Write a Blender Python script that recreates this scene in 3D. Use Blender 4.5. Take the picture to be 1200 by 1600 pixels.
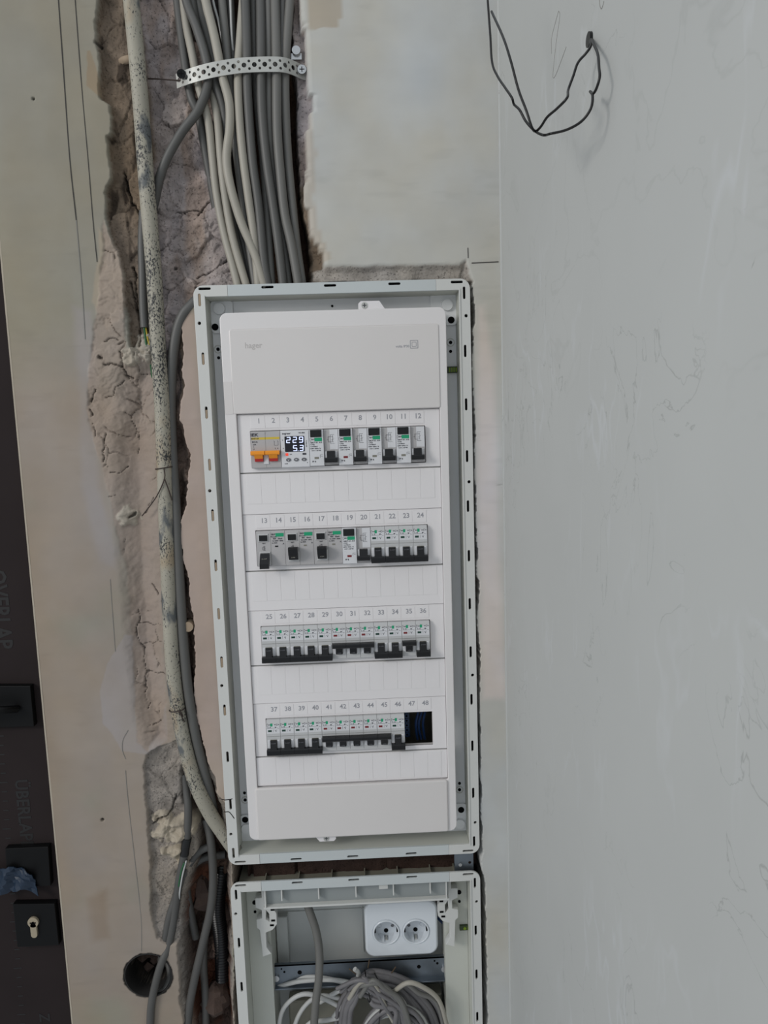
import bpy, math, random
import numpy as np
from mathutils import Euler, Vector
random.seed(4)
for o in list(bpy.data.objects): bpy.data.objects.remove(o)
S = bpy.context.scene; COL = S.collection
MM = 0.001
# ------------------------------------------------------------------ camera
CAM = (0.02970994281945042, -0.8961515748033821, 0.022983964072865785)
ROT = (1.451504779175383, 0.032162622923765885, -0.031288639884140455)
FPX = 1110.0
cam_data = bpy.data.cameras.new('camera'); cam = bpy.data.objects.new('camera', cam_data); COL.objects.link(cam)
cam.location = CAM; cam.rotation_euler = Euler(ROT, 'XYZ')
cam_data.sensor_fit = 'VERTICAL'; cam_data.sensor_height = 36.0; cam_data.sensor_width = 27.0
cam_data.lens = 36.0 * FPX / 1600.0; cam_data.clip_start = 0.01
S.camera = cam
# ------------------------------------------------------------------ world, lights, exposure
S.view_settings.view_transform = 'Standard'; S.view_settings.look = 'None'
S.view_settings.gamma = 1.0; S.view_settings.use_curve_mapping = False
S.view_settings.exposure = 0.0
W = bpy.data.worlds.new('room_light'); S.world = W; W.use_nodes = True
bg = W.node_tree.nodes['Background']; bg.inputs[0].default_value = (0.86, 0.93, 1.0, 1); bg.inputs[1].default_value = 0.60
_tc = W.node_tree.nodes.new('ShaderNodeTexCoord'); _sx = W.node_tree.nodes.new('ShaderNodeSeparateXYZ'); _mr = W.node_tree.nodes.new('ShaderNodeMapRange')
W.node_tree.links.new(_tc.outputs['Generated'], _sx.inputs[0]); W.node_tree.links.new(_sx.outputs['Z'], _mr.inputs[0])   # pale ceiling, darker floor of the room behind the camera
_mr.inputs[1].default_value = -.8; _mr.inputs[2].default_value = .8; _mr.inputs[3].default_value = .38; _mr.inputs[4].default_value = .82
W.node_tree.links.new(_mr.outputs[0], bg.inputs[1])
def area(name, loc, target, sx, sy, power, col):
    l = bpy.data.lights.new(name, 'AREA'); l.shape = 'RECTANGLE'; l.size = sx; l.size_y = sy; l.energy = power; l.color = col
    o = bpy.data.objects.new(name, l); COL.objects.link(o); o.location = loc
    o.rotation_euler = (Vector(target) - Vector(loc)).to_track_quat('-Z', 'Y').to_euler(); return o
area('window_light', (-2.2, -1.75, 0.95), (0, 0, -0.1), 0.85, 0.85, 33, (1.0, 0.97, 0.93))

# ------------------------------------------------------------------ helpers (all lengths in millimetres)
_R = np.array(Euler(ROT, 'XYZ').to_matrix()); _C = np.array(CAM) * 1000
def ray(u, v): return _R @ np.array([(u - 600) / FPX, -(v - 800) / FPX, -1.0])
def P(u, v, y=0.0):
    d = ray(u, v); t = (y - _C[1]) / d[1]; q = _C + t * d; return (q[0], y, q[2])
def PX(u, v, x):
    d = ray(u, v); t = (x - _C[0]) / d[0]; q = _C + t * d; return (x, q[1], q[2])
def s2l(c): return tuple((x / 12.92 if x <= 0.04045 else ((x + 0.055) / 1.055) ** 2.4) for x in c)

_tc = {}
def curve2d(loops, thick, bevel):
    cu = bpy.data.curves.new('t', 'CURVE'); cu.dimensions = '2D'; cu.fill_mode = 'BOTH'
    cu.extrude = max(thick / 2 - bevel, 0.0); cu.bevel_depth = bevel; cu.bevel_resolution = 1; cu.offset = -bevel
    for lp in loops:
        sp = cu.splines.new('POLY'); sp.points.add(len(lp) - 1)
        for i, (x, z) in enumerate(lp): sp.points[i].co = (x, z, 0, 1)
        sp.use_cyclic_u = True
    return from_curve(cu)
def from_curve(cu):
    o = bpy.data.objects.new('t', cu); COL.objects.link(o)
    dg = bpy.context.evaluated_depsgraph_get(); me = o.evaluated_get(dg).to_mesh()
    V = [(v.co.x, v.co.y, v.co.z) for v in me.vertices]; F = [tuple(p.vertices) for p in me.polygons]
    o.evaluated_get(dg).to_mesh_clear(); bpy.data.objects.remove(o); bpy.data.curves.remove(cu)
    return V, F
def text_geo(s, size, thick):
    k = (s, size, thick)
    if k not in _tc:
        cu = bpy.data.curves.new('t', 'FONT'); cu.body = s; cu.size = size; cu.extrude = thick / 2; cu.offset = .022 * size; cu.align_x = 'CENTER'; cu.align_y = 'CENTER'
        cu.resolution_u = 2
        _tc[k] = from_curve(cu)
    return _tc[k]

def rrect(x0, z0, x1, z1, r, n=5):
    r = max(min(r, (x1 - x0) / 2 - 1e-3, (z1 - z0) / 2 - 1e-3), 1e-3); out = []
    for cx, cz, a0 in ((x1 - r, z1 - r, 0), (x0 + r, z1 - r, 90), (x0 + r, z0 + r, 180), (x1 - r, z0 + r, 270)):
        for i in range(n + 1):
            a = math.radians(a0 + 90 * i / n); out.append((cx + r * math.cos(a), cz + r * math.sin(a)))
    return out
def circ(cx, cz, r, n=16): return [(cx + r * math.cos(2 * math.pi * i / n), cz + r * math.sin(2 * math.pi * i / n)) for i in range(n)]
def slot(cx, cz, l, w, vertical=False):
    return rrect(cx - w / 2, cz - l / 2, cx + w / 2, cz + l / 2, w / 2, 3) if vertical else rrect(cx - l / 2, cz - w / 2, cx + l / 2, cz + w / 2, w / 2, 3)
def cr(pts, sub):
    pts = [np.array(p, float) for p in pts]
    if len(pts) < 3 or sub < 2: return pts
    q = [2 * pts[0] - pts[1]] + pts + [2 * pts[-1] - pts[-2]]; out = []
    for i in range(1, len(q) - 2):
        a, b, c, d = q[i - 1:i + 3]
        for k in range(sub):
            t = k / sub
            out.append(0.5 * ((2 * b) + (c - a) * t + (2 * a - 5 * b + 4 * c - d) * t * t + (3 * b - a - 3 * c + d) * t ** 3))
    out.append(pts[-1]); return out

class G:
    def __init__(s): s.V = []; s.F = []
    def add(s, V, F):
        n = len(s.V); s.V += [tuple(map(float, v)) for v in V]; s.F += [tuple(i + n for i in f) for f in F]; return s
    def box(s, x0, y0, z0, x1, y1, z1, ch=0.0):
        if ch > 0: return s.chbox(x0, y0, z0, x1, y1, z1, ch)
        V = [(x, y, z) for z in (z0, z1) for y in (y0, y1) for x in (x0, x1)]
        F = [(0, 2, 3, 1), (4, 5, 7, 6), (0, 1, 5, 4), (2, 6, 7, 3), (0, 4, 6, 2), (1, 3, 7, 5)]
        return s.add(V, F)
    def chbox(s, x0, y0, z0, x1, y1, z1, c):        # front (low y) edges chamfered
        V = [(x0, y1, z0), (x1, y1, z0), (x1, y1, z1), (x0, y1, z1), (x0, y0 + c, z0), (x1, y0 + c, z0), (x1, y0 + c, z1), (x0, y0 + c, z1),
             (x0 + c, y0, z0 + c), (x1 - c, y0, z0 + c), (x1 - c, y0, z1 - c), (x0 + c, y0, z1 - c)]
        F = [(0, 3, 2, 1), (8, 9, 10, 11), (4, 5, 9, 8), (5, 6, 10, 9), (6, 7, 11, 10), (7, 4, 8, 11), (0, 1, 5, 4), (1, 2, 6, 5), (2, 3, 7, 6), (3, 0, 4, 7)]
        return s.add(V, F)
    def plate(s, loops, y0, y1, bevel=0.0):         # outline in x,z; front y0, back y1
        V, F = curve2d(loops, abs(y1 - y0), bevel); ym = (y0 + y1) / 2
        return s.add([(x, ym - z, y) for x, y, z in V], F)
    def prism(s, prof, x0, x1):                     # profile of (y,z) points extruded along x
        n = len(prof); V = [(x0, y, z) for y, z in prof] + [(x1, y, z) for y, z in prof]
        F = [tuple(range(n)), tuple(reversed(range(n, 2 * n)))] + [(i, i + n, (i + 1) % n + n, (i + 1) % n) for i in range(n)]
        return s.add(V, F)
    def text(s, st, size, x, z, y, rot=0, th=0.12, sx=1.0):
        V, F = text_geo(st, size, th); c, d = math.cos(rot), math.sin(rot)
        return s.add([(x + (vx * sx) * c - vy * d, y - vz, z + (vx * sx) * d + vy * c) for vx, vy, vz in V], F)
    def tube(s, pts, r, sides=8, sub=4, cap=True):
        pts = cr(pts, sub); n = len(pts)
        rr = r if callable(r) else (lambda t: r)
        up = np.array([0.13, 1.0, 0.21]); V = []
        for i, p in enumerate(pts):
            t = pts[min(i + 1, n - 1)] - pts[max(i - 1, 0)]; t = t / (np.linalg.norm(t) + 1e-9)
            a = up - t * up.dot(t)
            if np.linalg.norm(a) < 1e-3: a = np.array([1.0, 0, 0])
            a /= np.linalg.norm(a); up = a; b = np.cross(t, a); ri = rr(i / max(n - 1, 1))
            for k in range(sides):
                an = 2 * math.pi * k / sides; V.append(p + ri * (math.cos(an) * a + math.sin(an) * b))
        F = [(i * sides + k, i * sides + (k + 1) % sides, (i + 1) * sides + (k + 1) % sides, (i + 1) * sides + k) for i in range(n - 1) for k in range(sides)]
        if cap: F += [tuple(reversed(range(sides))), tuple(range((n - 1) * sides, n * sides))]
        return s.add(V, F)
    def cyl(s, x, z, r, y0, y1, n=20, r1=None):     # axis along y
        r1 = r if r1 is None else r1
        V = [(x + r * math.cos(2 * math.pi * k / n), y0, z + r * math.sin(2 * math.pi * k / n)) for k in range(n)] + \
            [(x + r1 * math.cos(2 * math.pi * k / n), y1, z + r1 * math.sin(2 * math.pi * k / n)) for k in range(n)]
        return s.add(V, [tuple(range(n)), tuple(reversed(range(n, 2 * n)))] + [(k, k + n, (k + 1) % n + n, (k + 1) % n) for k in range(n)])
    def seg(s, x0, z0, x1, z1, w, y):               # a printed line
        d = math.hypot(x1 - x0, z1 - z0) or 1; nx, nz = -(z1 - z0) / d * w / 2, (x1 - x0) / d * w / 2
        V = [(x0 - nx, y, z0 - nz), (x1 - nx, y, z1 - nz), (x1 + nx, y, z1 + nz), (x0 + nx, y, z0 + nz)]
        return s.add(V + [(a, b + .1, c) for a, b, c in V], [(0, 1, 2, 3), (7, 6, 5, 4), (0, 4, 5, 1), (1, 5, 6, 2), (2, 6, 7, 3), (3, 7, 4, 0)])
    def ribbon(s, pts, w, sub=4):
        pts = cr(pts, sub); n = len(pts); V = []
        for i, p in enumerate(pts):
            t = pts[min(i + 1, n - 1)] - pts[max(i - 1, 0)]; nr = np.array([-t[2], 0, t[0]]); nr /= (np.linalg.norm(nr) + 1e-9)
            V += [p + nr * w / 2, p - nr * w / 2, p + nr * w / 2 + (0, .2, 0), p - nr * w / 2 + (0, .2, 0)]
        F = []
        for i in range(n - 1):
            a = 4 * i; b = a + 4; F += [(a, a + 1, b + 1, b), (a + 2, b + 2, b + 3, a + 3), (a, b, b + 2, a + 2), (a + 1, a + 3, b + 3, b + 1)]
        return s.add(V, F)
    def move(s, dx, dy, dz): s.V = [(a + dx, b + dy, c + dz) for a, b, c in s.V]; return s

def mk(name, g, mat, parent=None, smooth=30, base=None):
    me = bpy.data.meshes.new(name); V = g.V
    if base is None: base = (0, 0, 0)
    me.from_pydata([((a - base[0]) * MM, (b - base[1]) * MM, (c - base[2]) * MM) for a, b, c in V], [], g.F)
    me.validate(); me.update()
    if smooth:
        me.polygons.foreach_set('use_smooth', [True] * len(me.polygons)); me.set_sharp_from_angle(angle=math.radians(smooth))
    me.materials.append(mat)
    o = bpy.data.objects.new(name, me); COL.objects.link(o)
    if parent is not None: o.parent = parent
    if parent is None: o.location = tuple(b * MM for b in base)
    return o
def thing(name, label, cat, loc=(0, 0, 0), group=None):
    o = bpy.data.objects.new(name, None); COL.objects.link(o); o.location = tuple(c * MM for c in loc); o.empty_display_size = .02
    o['label'] = label; o['category'] = cat
    if group: o['group'] = group
    return o
def tag(o, label, cat, group=None):
    o['label'] = label; o['category'] = cat
    if group: o['group'] = group
    return o
def struct(o): o['kind'] = 'structure'; return o
def centre(g):
    a = np.array(g.V); return ((a[:, 0].min() + a[:, 0].max()) / 2, (a[:, 1].min() + a[:, 1].max()) / 2, a[:, 2].min())
def solo(name, g, mat, label, cat, group=None, smooth=40):
    return tag(mk(name, g, mat, None, smooth, centre(g)), label, cat, group)
def dup(root, loc, label, group=None):
    r = root.copy(); COL.objects.link(r); r.location = tuple(c * MM for c in loc); r['label'] = label
    if group: r['group'] = group
    for ch in list(root.children):
        c = ch.copy(); COL.objects.link(c); c.parent = r
        for gch in list(ch.children):
            d = gch.copy(); COL.objects.link(d); d.parent = c
    return r

# ------------------------------------------------------------------ materials
def mat(name, rgb, rough=0.5, metal=0.0, var=0.0, vscale=30, bump=0.0, bscale=200, emit=None, spec=0.5, coat=0.0):
    m = bpy.data.materials.new(name); m.use_nodes = True; nt = m.node_tree; b = nt.nodes['Principled BSDF']
    c = s2l(rgb) + (1,); b.inputs['Base Color'].default_value = c; b.inputs['Roughness'].default_value = rough; b.inputs['Metallic'].default_value = metal
    b.inputs['Specular IOR Level'].default_value = spec
    if coat: b.inputs['Coat Weight'].default_value = coat
    if emit: b.inputs['Emission Color'].default_value = s2l(emit[0]) + (1,); b.inputs['Emission Strength'].default_value = emit[1]
    tcn = nt.nodes.new('ShaderNodeTexCoord')
    if var:
        n = nt.nodes.new('ShaderNodeTexNoise'); n.inputs['Scale'].default_value = vscale; n.inputs['Detail'].default_value = 4
        nt.links.new(tcn.outputs['Object'], n.inputs['Vector'])
        r = nt.nodes.new('ShaderNodeMapRange'); r.inputs[1].default_value = .3; r.inputs[2].default_value = .7; r.inputs[3].default_value = 1 - var; r.inputs[4].default_value = 1 + var * .5
        nt.links.new(n.outputs[0], r.inputs[0])
        mx = nt.nodes.new('ShaderNodeVectorMath'); mx.operation = 'SCALE'; mx.inputs[0].default_value = c[:3]
        nt.links.new(r.outputs[0], mx.inputs[3]); nt.links.new(mx.outputs[0], b.inputs['Base Color'])
    if bump:
        n2 = nt.nodes.new('ShaderNodeTexNoise'); n2.inputs['Scale'].default_value = bscale; n2.inputs['Detail'].default_value = 3
        nt.links.new(tcn.outputs['Object'], n2.inputs['Vector'])
        bp = nt.nodes.new('ShaderNodeBump'); bp.inputs['Strength'].default_value = bump; bp.inputs['Distance'].default_value = .001
        nt.links.new(n2.outputs[0], bp.inputs['Height']); nt.links.new(bp.outputs[0], b.inputs['Normal'])
    return m
M = dict(
    white=mat('cover_white_plastic', (.89, .875, .875), .32, var=.02, vscale=8),
    rimw=mat('border_white_dimmed', (.865, .85, .845), .32, var=.02, vscale=8),  # border gets a darker white, its dimmer light painted into the colour
    cap=mat('cap_white_plastic', (.838, .82, .81), .32, var=.02, vscale=8),
    rail=mat('rail_white_plastic', (.795, .795, .78), .4, var=.02, vscale=12),
    strip=mat('strip_grey_plastic', (.745, .765, .765), .4, var=.03, vscale=12),
    tray=mat('tray_grey_plastic', (.76, .765, .73), .5, var=.04, vscale=15),
    ledge=mat('ledge_bluish_plastic', (.90, .905, .91), .45, var=.03, vscale=20),
    inner=mat('inner_dark_plastic', (.50, .49, .44), .6, var=.08, vscale=20),
    back=mat('back_panel_plastic', (.74, .75, .74), .35, var=.03),
    device=mat('device_grey_plastic', (.74, .74, .74), .45),
    devwhite=mat('device_white_label', (.83, .83, .84), .4),
    devgrey=mat('device_mid_grey', (.68, .67, .67), .45),
    black=mat('black_plastic', (.055, .055, .065), .35, spec=.4),
    dark=mat('dark_hole', (.04, .04, .045), .8, spec=.1),
    ink=mat('print_dark', (.22, .22, .25), .7), inkgrey=mat('print_grey', (.60, .60, .62), .7), inkfaint=mat('print_faint', (.72, .70, .69), .6),
    green=mat('print_green', (.05, .60, .42), .5), darkgreen=mat('flag_green', (.04, .22, .17), .4), red=mat('flag_red', (.45, .07, .09), .4),
    flaggrey=mat('flag_grey', (.50, .49, .45), .4),
    orange=mat('lever_orange', (.93, .58, .12), .4), stemred=mat('lever_red', (.72, .16, .16), .4), yellow=mat('stripe_yellow', (.80, .70, .25), .5),
    screen=mat('screen_black', (.04, .04, .09), .12), digit=mat('lit_digits', (.8, .85, 1), .5, emit=((.88, .9, 1), .6)),
    redled=mat('lit_red_sign', (.8, .2, .15), .5, emit=((1, .35, .25), .5)),
    btn=mat('button_grey', (.38, .38, .40), .5),
    cdark=mat('cable_dark_grey', (.345, .342, .332), .5, var=.07, vscale=14), cmid=mat('cable_grey', (.42, .415, .40), .5, var=.06, vscale=14),
    cdeep=mat('cable_deep_grey', (.31, .305, .295), .55, var=.12, vscale=25), boxb=mat('box_black', (.11, .10, .095), .8),  # cdeep: darker, mottled grey for the lower chase cables
    clight=mat('cable_light_grey', (.63, .61, .565), .5, var=.06, vscale=14), cwhite=mat('cable_white', (.74, .74, .73), .45, var=.06, vscale=30),
    cshade=mat('cable_coil_grey', (.43, .42, .425), .5, var=.12, vscale=60),
    zinc=mat('galvanised_zinc', (.72, .72, .70), .42, .35, var=.10, vscale=60), steel=mat('mounting_rail_steel', (.50, .53, .56), .42, .85, var=.25, vscale=25),
    screwm=mat('screw_metal', (.75, .75, .75), .25, 1.0), blackscrew=mat('screw_black', (.05, .05, .05), .3, .6),
    wire=mat('rusty_tie_wire', (.24, .20, .18), .6, .2), blackwire=mat('black_wire', (.05, .045, .045), .45),
    pencil=mat('pencil_line', (.22, .21, .20), .9), pencilfaint=mat('pencil_faint', (.50, .49, .47), .9),
    socket=mat('socket_white_gloss', (.86, .88, .90), .12, coat=.3), well=mat('socket_well_white', (.80, .82, .84), .15),
    copper=mat('socket_clip', (.40, .33, .25), .4, .5),
    film=mat('door_film', (.165, .14, .14), .7, var=.10, vscale=12, bump=.15, bscale=60, spec=.1), filmink=mat('door_film_print', (.07, .06, .06), .6),
    plate=mat('door_plate_black', (.03, .03, .033), .5, spec=.2), keyc=mat('lock_cylinder_metal', (.66, .61, .52), .4, .4),
    tape=mat('blue_tape', (.06, .14, .22), .5, bump=.4, bscale=120), btape=mat('black_tape', (.05, .05, .05), .4),
    blue=mat('blue_insulation', (.10, .22, .40), .4), terminal=mat('terminal_blue', (.05, .12, .20), .4),
    level=mat('level_vial', (.45, .55, .08), .2, emit=None), leveld=mat('level_housing', (.20, .26, .12), .4),
    brickm=mat('brick_brown', (.31, .25, .22), .95, var=.25, vscale=60, bump=.8, bscale=300),
    plug=mat('plaster_smear', (.60, .53, .45), .9), yg=mat('wire_green', (.12, .36, .20), .5), yy=mat('wire_yellow', (.70, .62, .15), .5),
    plaster2=mat('plaster_crumb', (.66, .62, .56), .95, var=.08, bump=.5, bscale=200),
    bar=mat('cross_bar_shaded_grey', (.56, .58, .58), .5),  # shading inside the tray is painted into this darker bar colour
    seam=mat('seam_shadow_gap', (.56, .56, .55), .8),
)
def conduit_mat():
    m = mat('conduit_paint', (.62, .60, .545), .6, var=.08, vscale=18); nt = m.node_tree; b = nt.nodes['Principled BSDF']
    src = b.inputs['Base Color'].links[0].from_socket; tcn = nt.nodes['Texture Coordinate']
    def blot(scale, detail, lo, hi, col, prev, dist=0.0):
        mp = nt.nodes.new('ShaderNodeMapping'); mp.inputs['Scale'].default_value = (1, 1, .5); nt.links.new(tcn.outputs['Object'], mp.inputs[0])
        n = nt.nodes.new('ShaderNodeTexNoise'); n.inputs['Scale'].default_value = scale; n.inputs['Detail'].default_value = detail; n.inputs['Distortion'].default_value = dist
        nt.links.new(mp.outputs[0], n.inputs['Vector'])
        r = nt.nodes.new('ShaderNodeMapRange'); r.inputs[1].default_value = lo; r.inputs[2].default_value = hi; nt.links.new(n.outputs[0], r.inputs[0])
        mx = nt.nodes.new('ShaderNodeMix'); mx.data_type = 'RGBA'; nt.links.new(r.outputs[0], mx.inputs[0]); nt.links.new(prev, mx.inputs[6])
        mx.inputs[7].default_value = s2l(col) + (1,); return mx.outputs[2], r
    c1, _ = blot(28, 3, .58, .70, (.60, .545, .46), src)
    c2, _ = blot(34, 6, .60, .66, (.36, .37, .37), c1)
    at = nt.nodes.new('ShaderNodeAttribute'); at.attribute_name = 'wear'
    mp = nt.nodes.new('ShaderNodeMapping'); mp.inputs['Scale'].default_value = (1, 1, .6); nt.links.new(tcn.outputs['Object'], mp.inputs[0])
    n = nt.nodes.new('ShaderNodeTexNoise'); n.inputs['Scale'].default_value = 520; n.inputs['Detail'].default_value = 5; n.inputs['Roughness'].default_value = .65; nt.links.new(mp.outputs[0], n.inputs['Vector'])
    n2 = nt.nodes.new('ShaderNodeTexNoise'); n2.inputs['Scale'].default_value = 45; n2.inputs['Detail'].default_value = 3; nt.links.new(mp.outputs[0], n2.inputs['Vector'])
    ad = nt.nodes.new('ShaderNodeMath'); ad.operation = 'MULTIPLY_ADD'; nt.links.new(at.outputs['Fac'], ad.inputs[0]); ad.inputs[1].default_value = .125; nt.links.new(n.outputs[0], ad.inputs[2])
    a2 = nt.nodes.new('ShaderNodeMath'); a2.operation = 'MULTIPLY_ADD'; nt.links.new(n2.outputs[0], a2.inputs[0]); a2.inputs[1].default_value = .35; nt.links.new(ad.outputs[0], a2.inputs[2])
    rr = nt.nodes.new('ShaderNodeMapRange'); rr.inputs[1].default_value = .80; rr.inputs[2].default_value = .85; nt.links.new(a2.outputs[0], rr.inputs[0])
    mx3 = nt.nodes.new('ShaderNodeMix'); mx3.data_type = 'RGBA'; nt.links.new(rr.outputs[0], mx3.inputs[0]); nt.links.new(c2, mx3.inputs[6]); mx3.inputs[7].default_value = s2l((.20, .20, .20)) + (1,); c3 = mx3.outputs[2]
    nt.links.new(c3, b.inputs['Base Color']); return m
M['conduit'] = conduit_mat()

def wall_mat():
    m = bpy.data.materials.new('wall_plaster_and_mortar'); m.use_nodes = True; nt = m.node_tree; b = nt.nodes['Principled BSDF']; L = nt.links.new
    b.inputs['Roughness'].default_value = .92; b.inputs['Specular IOR Level'].default_value = .2
    at = nt.nodes.new('ShaderNodeAttribute'); at.attribute_name = 'tone'
    gr = nt.nodes.new('ShaderNodeAttribute'); gr.attribute_name = 'grit'
    tcn = nt.nodes.new('ShaderNodeTexCoord')
    def noise(scale, det, stretch=(1, 1, 1)):
        mp = nt.nodes.new('ShaderNodeMapping'); mp.inputs['Scale'].default_value = stretch; L(tcn.outputs['Object'], mp.inputs[0])
        n = nt.nodes.new('ShaderNodeTexNoise'); n.inputs['Scale'].default_value = scale; n.inputs['Detail'].default_value = det; L(mp.outputs[0], n.inputs['Vector']); return n.outputs[0]
    def rng(s, a, bb, c, d):
        r = nt.nodes.new('ShaderNodeMapRange'); r.inputs[1].default_value = a; r.inputs[2].default_value = bb; r.inputs[3].default_value = c; r.inputs[4].default_value = d; L(s, r.inputs[0]); return r.outputs[0]
    def math_(op, a, bb):
        n = nt.nodes.new('ShaderNodeMath'); n.operation = op
        for i, x in enumerate((a, bb)):
            if isinstance(x, (int, float)): n.inputs[i].default_value = x
            else: L(x, n.inputs[i])
        return n.outputs[0]
    big = rng(noise(7, 4, (1, 1, .5)), .3, .7, .955, 1.035)
    scrape = rng(noise(60, 3, (.35, 1, 1.2)), .3, .7, .985, 1.012)
    f = math_('MULTIPLY', big, scrape)
    # mortar: coarse mottling and small pits
    g1 = rng(noise(45, 6), .3, .7, .72, 1.22); g2 = rng(noise(420, 2), .58, .70, 1.0, .45)
    fg = math_('MULTIPLY', g1, g2)
    mixf = nt.nodes.new('ShaderNodeMix'); mixf.data_type = 'FLOAT'; L(gr.outputs['Fac'], mixf.inputs[0]); L(f, mixf.inputs[2]); L(fg, mixf.inputs[3])
    sc = nt.nodes.new('ShaderNodeVectorMath'); sc.operation = 'SCALE'; L(at.outputs['Color'], sc.inputs[0]); L(mixf.outputs[0], sc.inputs[3]); L(sc.outputs[0], b.inputs['Base Color'])
    h = math_('ADD', math_('MULTIPLY', noise(300, 5), math_('ADD', math_('MULTIPLY', gr.outputs['Fac'], .9), .05)), math_('MULTIPLY', noise(25, 3), .12))
    bp = nt.nodes.new('ShaderNodeBump'); bp.inputs['Strength'].default_value = .8; bp.inputs['Distance'].default_value = .0016; L(h, bp.inputs['Height']); L(bp.outputs[0], b.inputs['Normal'])
    return m
M['wall'] = wall_mat()

def side_mat():
    m = mat('side_wall_putty', (.70, .705, .695), .75, var=.035, vscale=5); nt = m.node_tree; b = nt.nodes['Principled BSDF']; L = nt.links.new
    src = b.inputs['Base Color'].links[0].from_socket; tcn = nt.nodes['Texture Coordinate']
    def layer(prev, sc, scale, det, dist, lo, hi, col, amt, masklo=.48, maskhi=.62, mscale=4):
        mp = nt.nodes.new('ShaderNodeMapping'); mp.inputs['Scale'].default_value = sc; mp.inputs['Location'].default_value = (scale, 0, 0); L(tcn.outputs['Object'], mp.inputs[0])
        n = nt.nodes.new('ShaderNodeTexNoise'); n.inputs['Scale'].default_value = scale; n.inputs['Detail'].default_value = det; n.inputs['Distortion'].default_value = dist; L(mp.outputs[0], n.inputs['Vector'])
        a = nt.nodes.new('ShaderNodeMath'); a.operation = 'SUBTRACT'; L(n.outputs[0], a.inputs[0]); a.inputs[1].default_value = .5
        ab = nt.nodes.new('ShaderNodeMath'); ab.operation = 'ABSOLUTE'; L(a.outputs[0], ab.inputs[0])
        r = nt.nodes.new('ShaderNodeMapRange'); r.inputs[1].default_value = lo; r.inputs[2].default_value = hi; r.inputs[3].default_value = amt; r.inputs[4].default_value = 0; L(ab.outputs[0], r.inputs[0])
        n2 = nt.nodes.new('ShaderNodeTexNoise'); n2.inputs['Scale'].default_value = mscale; n2.inputs['Detail'].default_value = 2; L(tcn.outputs['Object'], n2.inputs['Vector'])
        r2 = nt.nodes.new('ShaderNodeMapRange'); r2.inputs[1].default_value = masklo; r2.inputs[2].default_value = maskhi; L(n2.outputs[0], r2.inputs[0])
        mu = nt.nodes.new('ShaderNodeMath'); mu.operation = 'MULTIPLY'; L(r.outputs[0], mu.inputs[0]); L(r2.outputs[0], mu.inputs[1])
        mx = nt.nodes.new('ShaderNodeMix'); mx.data_type = 'RGBA'; L(mu.outputs[0], mx.inputs[0]); L(prev, mx.inputs[6]); mx.inputs[7].default_value = s2l(col) + (1,); return mx.outputs[2]
    c = layer(src, (1, 1, .8), 14, 5, 1.2, 0, .006, (.40, .40, .385), .34, .54, .60, 6)
    c = layer(c, (1, 1, 1), 9, 4, .6, 0, .012, (.50, .50, .48), .13)
    c = layer(c, (1, 1, .35), 16, 3, .2, 0, .02, (.80, .81, .83), .25, .5, .65, 7)
    L(c, b.inputs['Base Color']); return m
M['side'] = side_mat()

# ------------------------------------------------------------------ front wall: one relief with chases, niche and box hole
def vnoise(x, z, scale, seed):
    rs = np.random.RandomState(seed); T = rs.rand(256, 256)
    fx = x / scale + 1000.37; fz = z / scale + 1000.71
    ix = np.floor(fx).astype(int); iz = np.floor(fz).astype(int); tx = fx - ix; tz = fz - iz
    tx = tx * tx * (3 - 2 * tx); tz = tz * tz * (3 - 2 * tz)
    a = T[ix % 256, iz % 256]; b = T[(ix + 1) % 256, iz % 256]; c = T[ix % 256, (iz + 1) % 256]; d = T[(ix + 1) % 256, (iz + 1) % 256]
    return (a * (1 - tx) + b * tx) * (1 - tz) + (c * (1 - tx) + d * tx) * tz - .5
def fbm(x, z, scale, seed, o=4): return sum(vnoise(x, z, scale / 2 ** k, seed + k) / 2 ** k for k in range(o))
def px(poly, y=0): return [(P(u, v, y)[0], P(u, v, y)[2]) for u, v in poly]
def sdf(poly, x, z):
    a = np.array(poly); n = len(a); d = np.full(x.shape, 1e12); ins = np.zeros(x.shape, bool)
    for i in range(n):
        p, q = a[i], a[(i + 1) % n]; ex, ez = q - p; wx = x - p[0]; wz = z - p[1]
        t = np.clip((wx * ex + wz * ez) / (ex * ex + ez * ez + 1e-12), 0, 1)
        d = np.minimum(d, (wx - ex * t) ** 2 + (wz - ez * t) ** 2)
        c = ((p[1] <= z) & (q[1] > z)) | ((q[1] <= z) & (p[1] > z))
        xi = p[0] + (z - p[1]) / (ez if abs(ez) > 1e-9 else 1e-9) * ex
        ins ^= c & (x < xi)
    d = np.sqrt(d); return np.where(ins, -d, d)
def linedist(pts, x, z):
    d = np.full(x.shape, 1e12)
    for p, q in zip(pts[:-1], pts[1:]):
        ex, ez = q[0] - p[0], q[1] - p[1]; wx = x - p[0]; wz = z - p[1]
        t = np.clip((wx * ex + wz * ez) / (ex * ex + ez * ez + 1e-12), 0, 1)
        d = np.minimum(d, (wx - ex * t) ** 2 + (wz - ez * t) ** 2)
    return np.sqrt(d)
def axis(segs):
    out = []
    for a, b, st in segs: out += list(np.arange(a, b - st * .3, st))
    return np.array(out + [segs[-1][1]])
XS = axis([(-394, -352, 6), (-352, -28, 1.2), (-28, 138, 5), (138, 182, 1.2), (182, 208, 5)])
ZS = axis([(-1100, -860, 5), (-860, 540, 1.25), (540, 720, 5)])
X, Z = np.meshgrid(XS, ZS)
wx = X + 2.6 * fbm(X, Z, 16, 11) + 1.6 * fbm(X, Z, 5, 5, 2); wz = Z + 2.6 * fbm(X, Z, 16, 23) + 1.2 * fbm(X, Z, 5, 6, 2)
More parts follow.
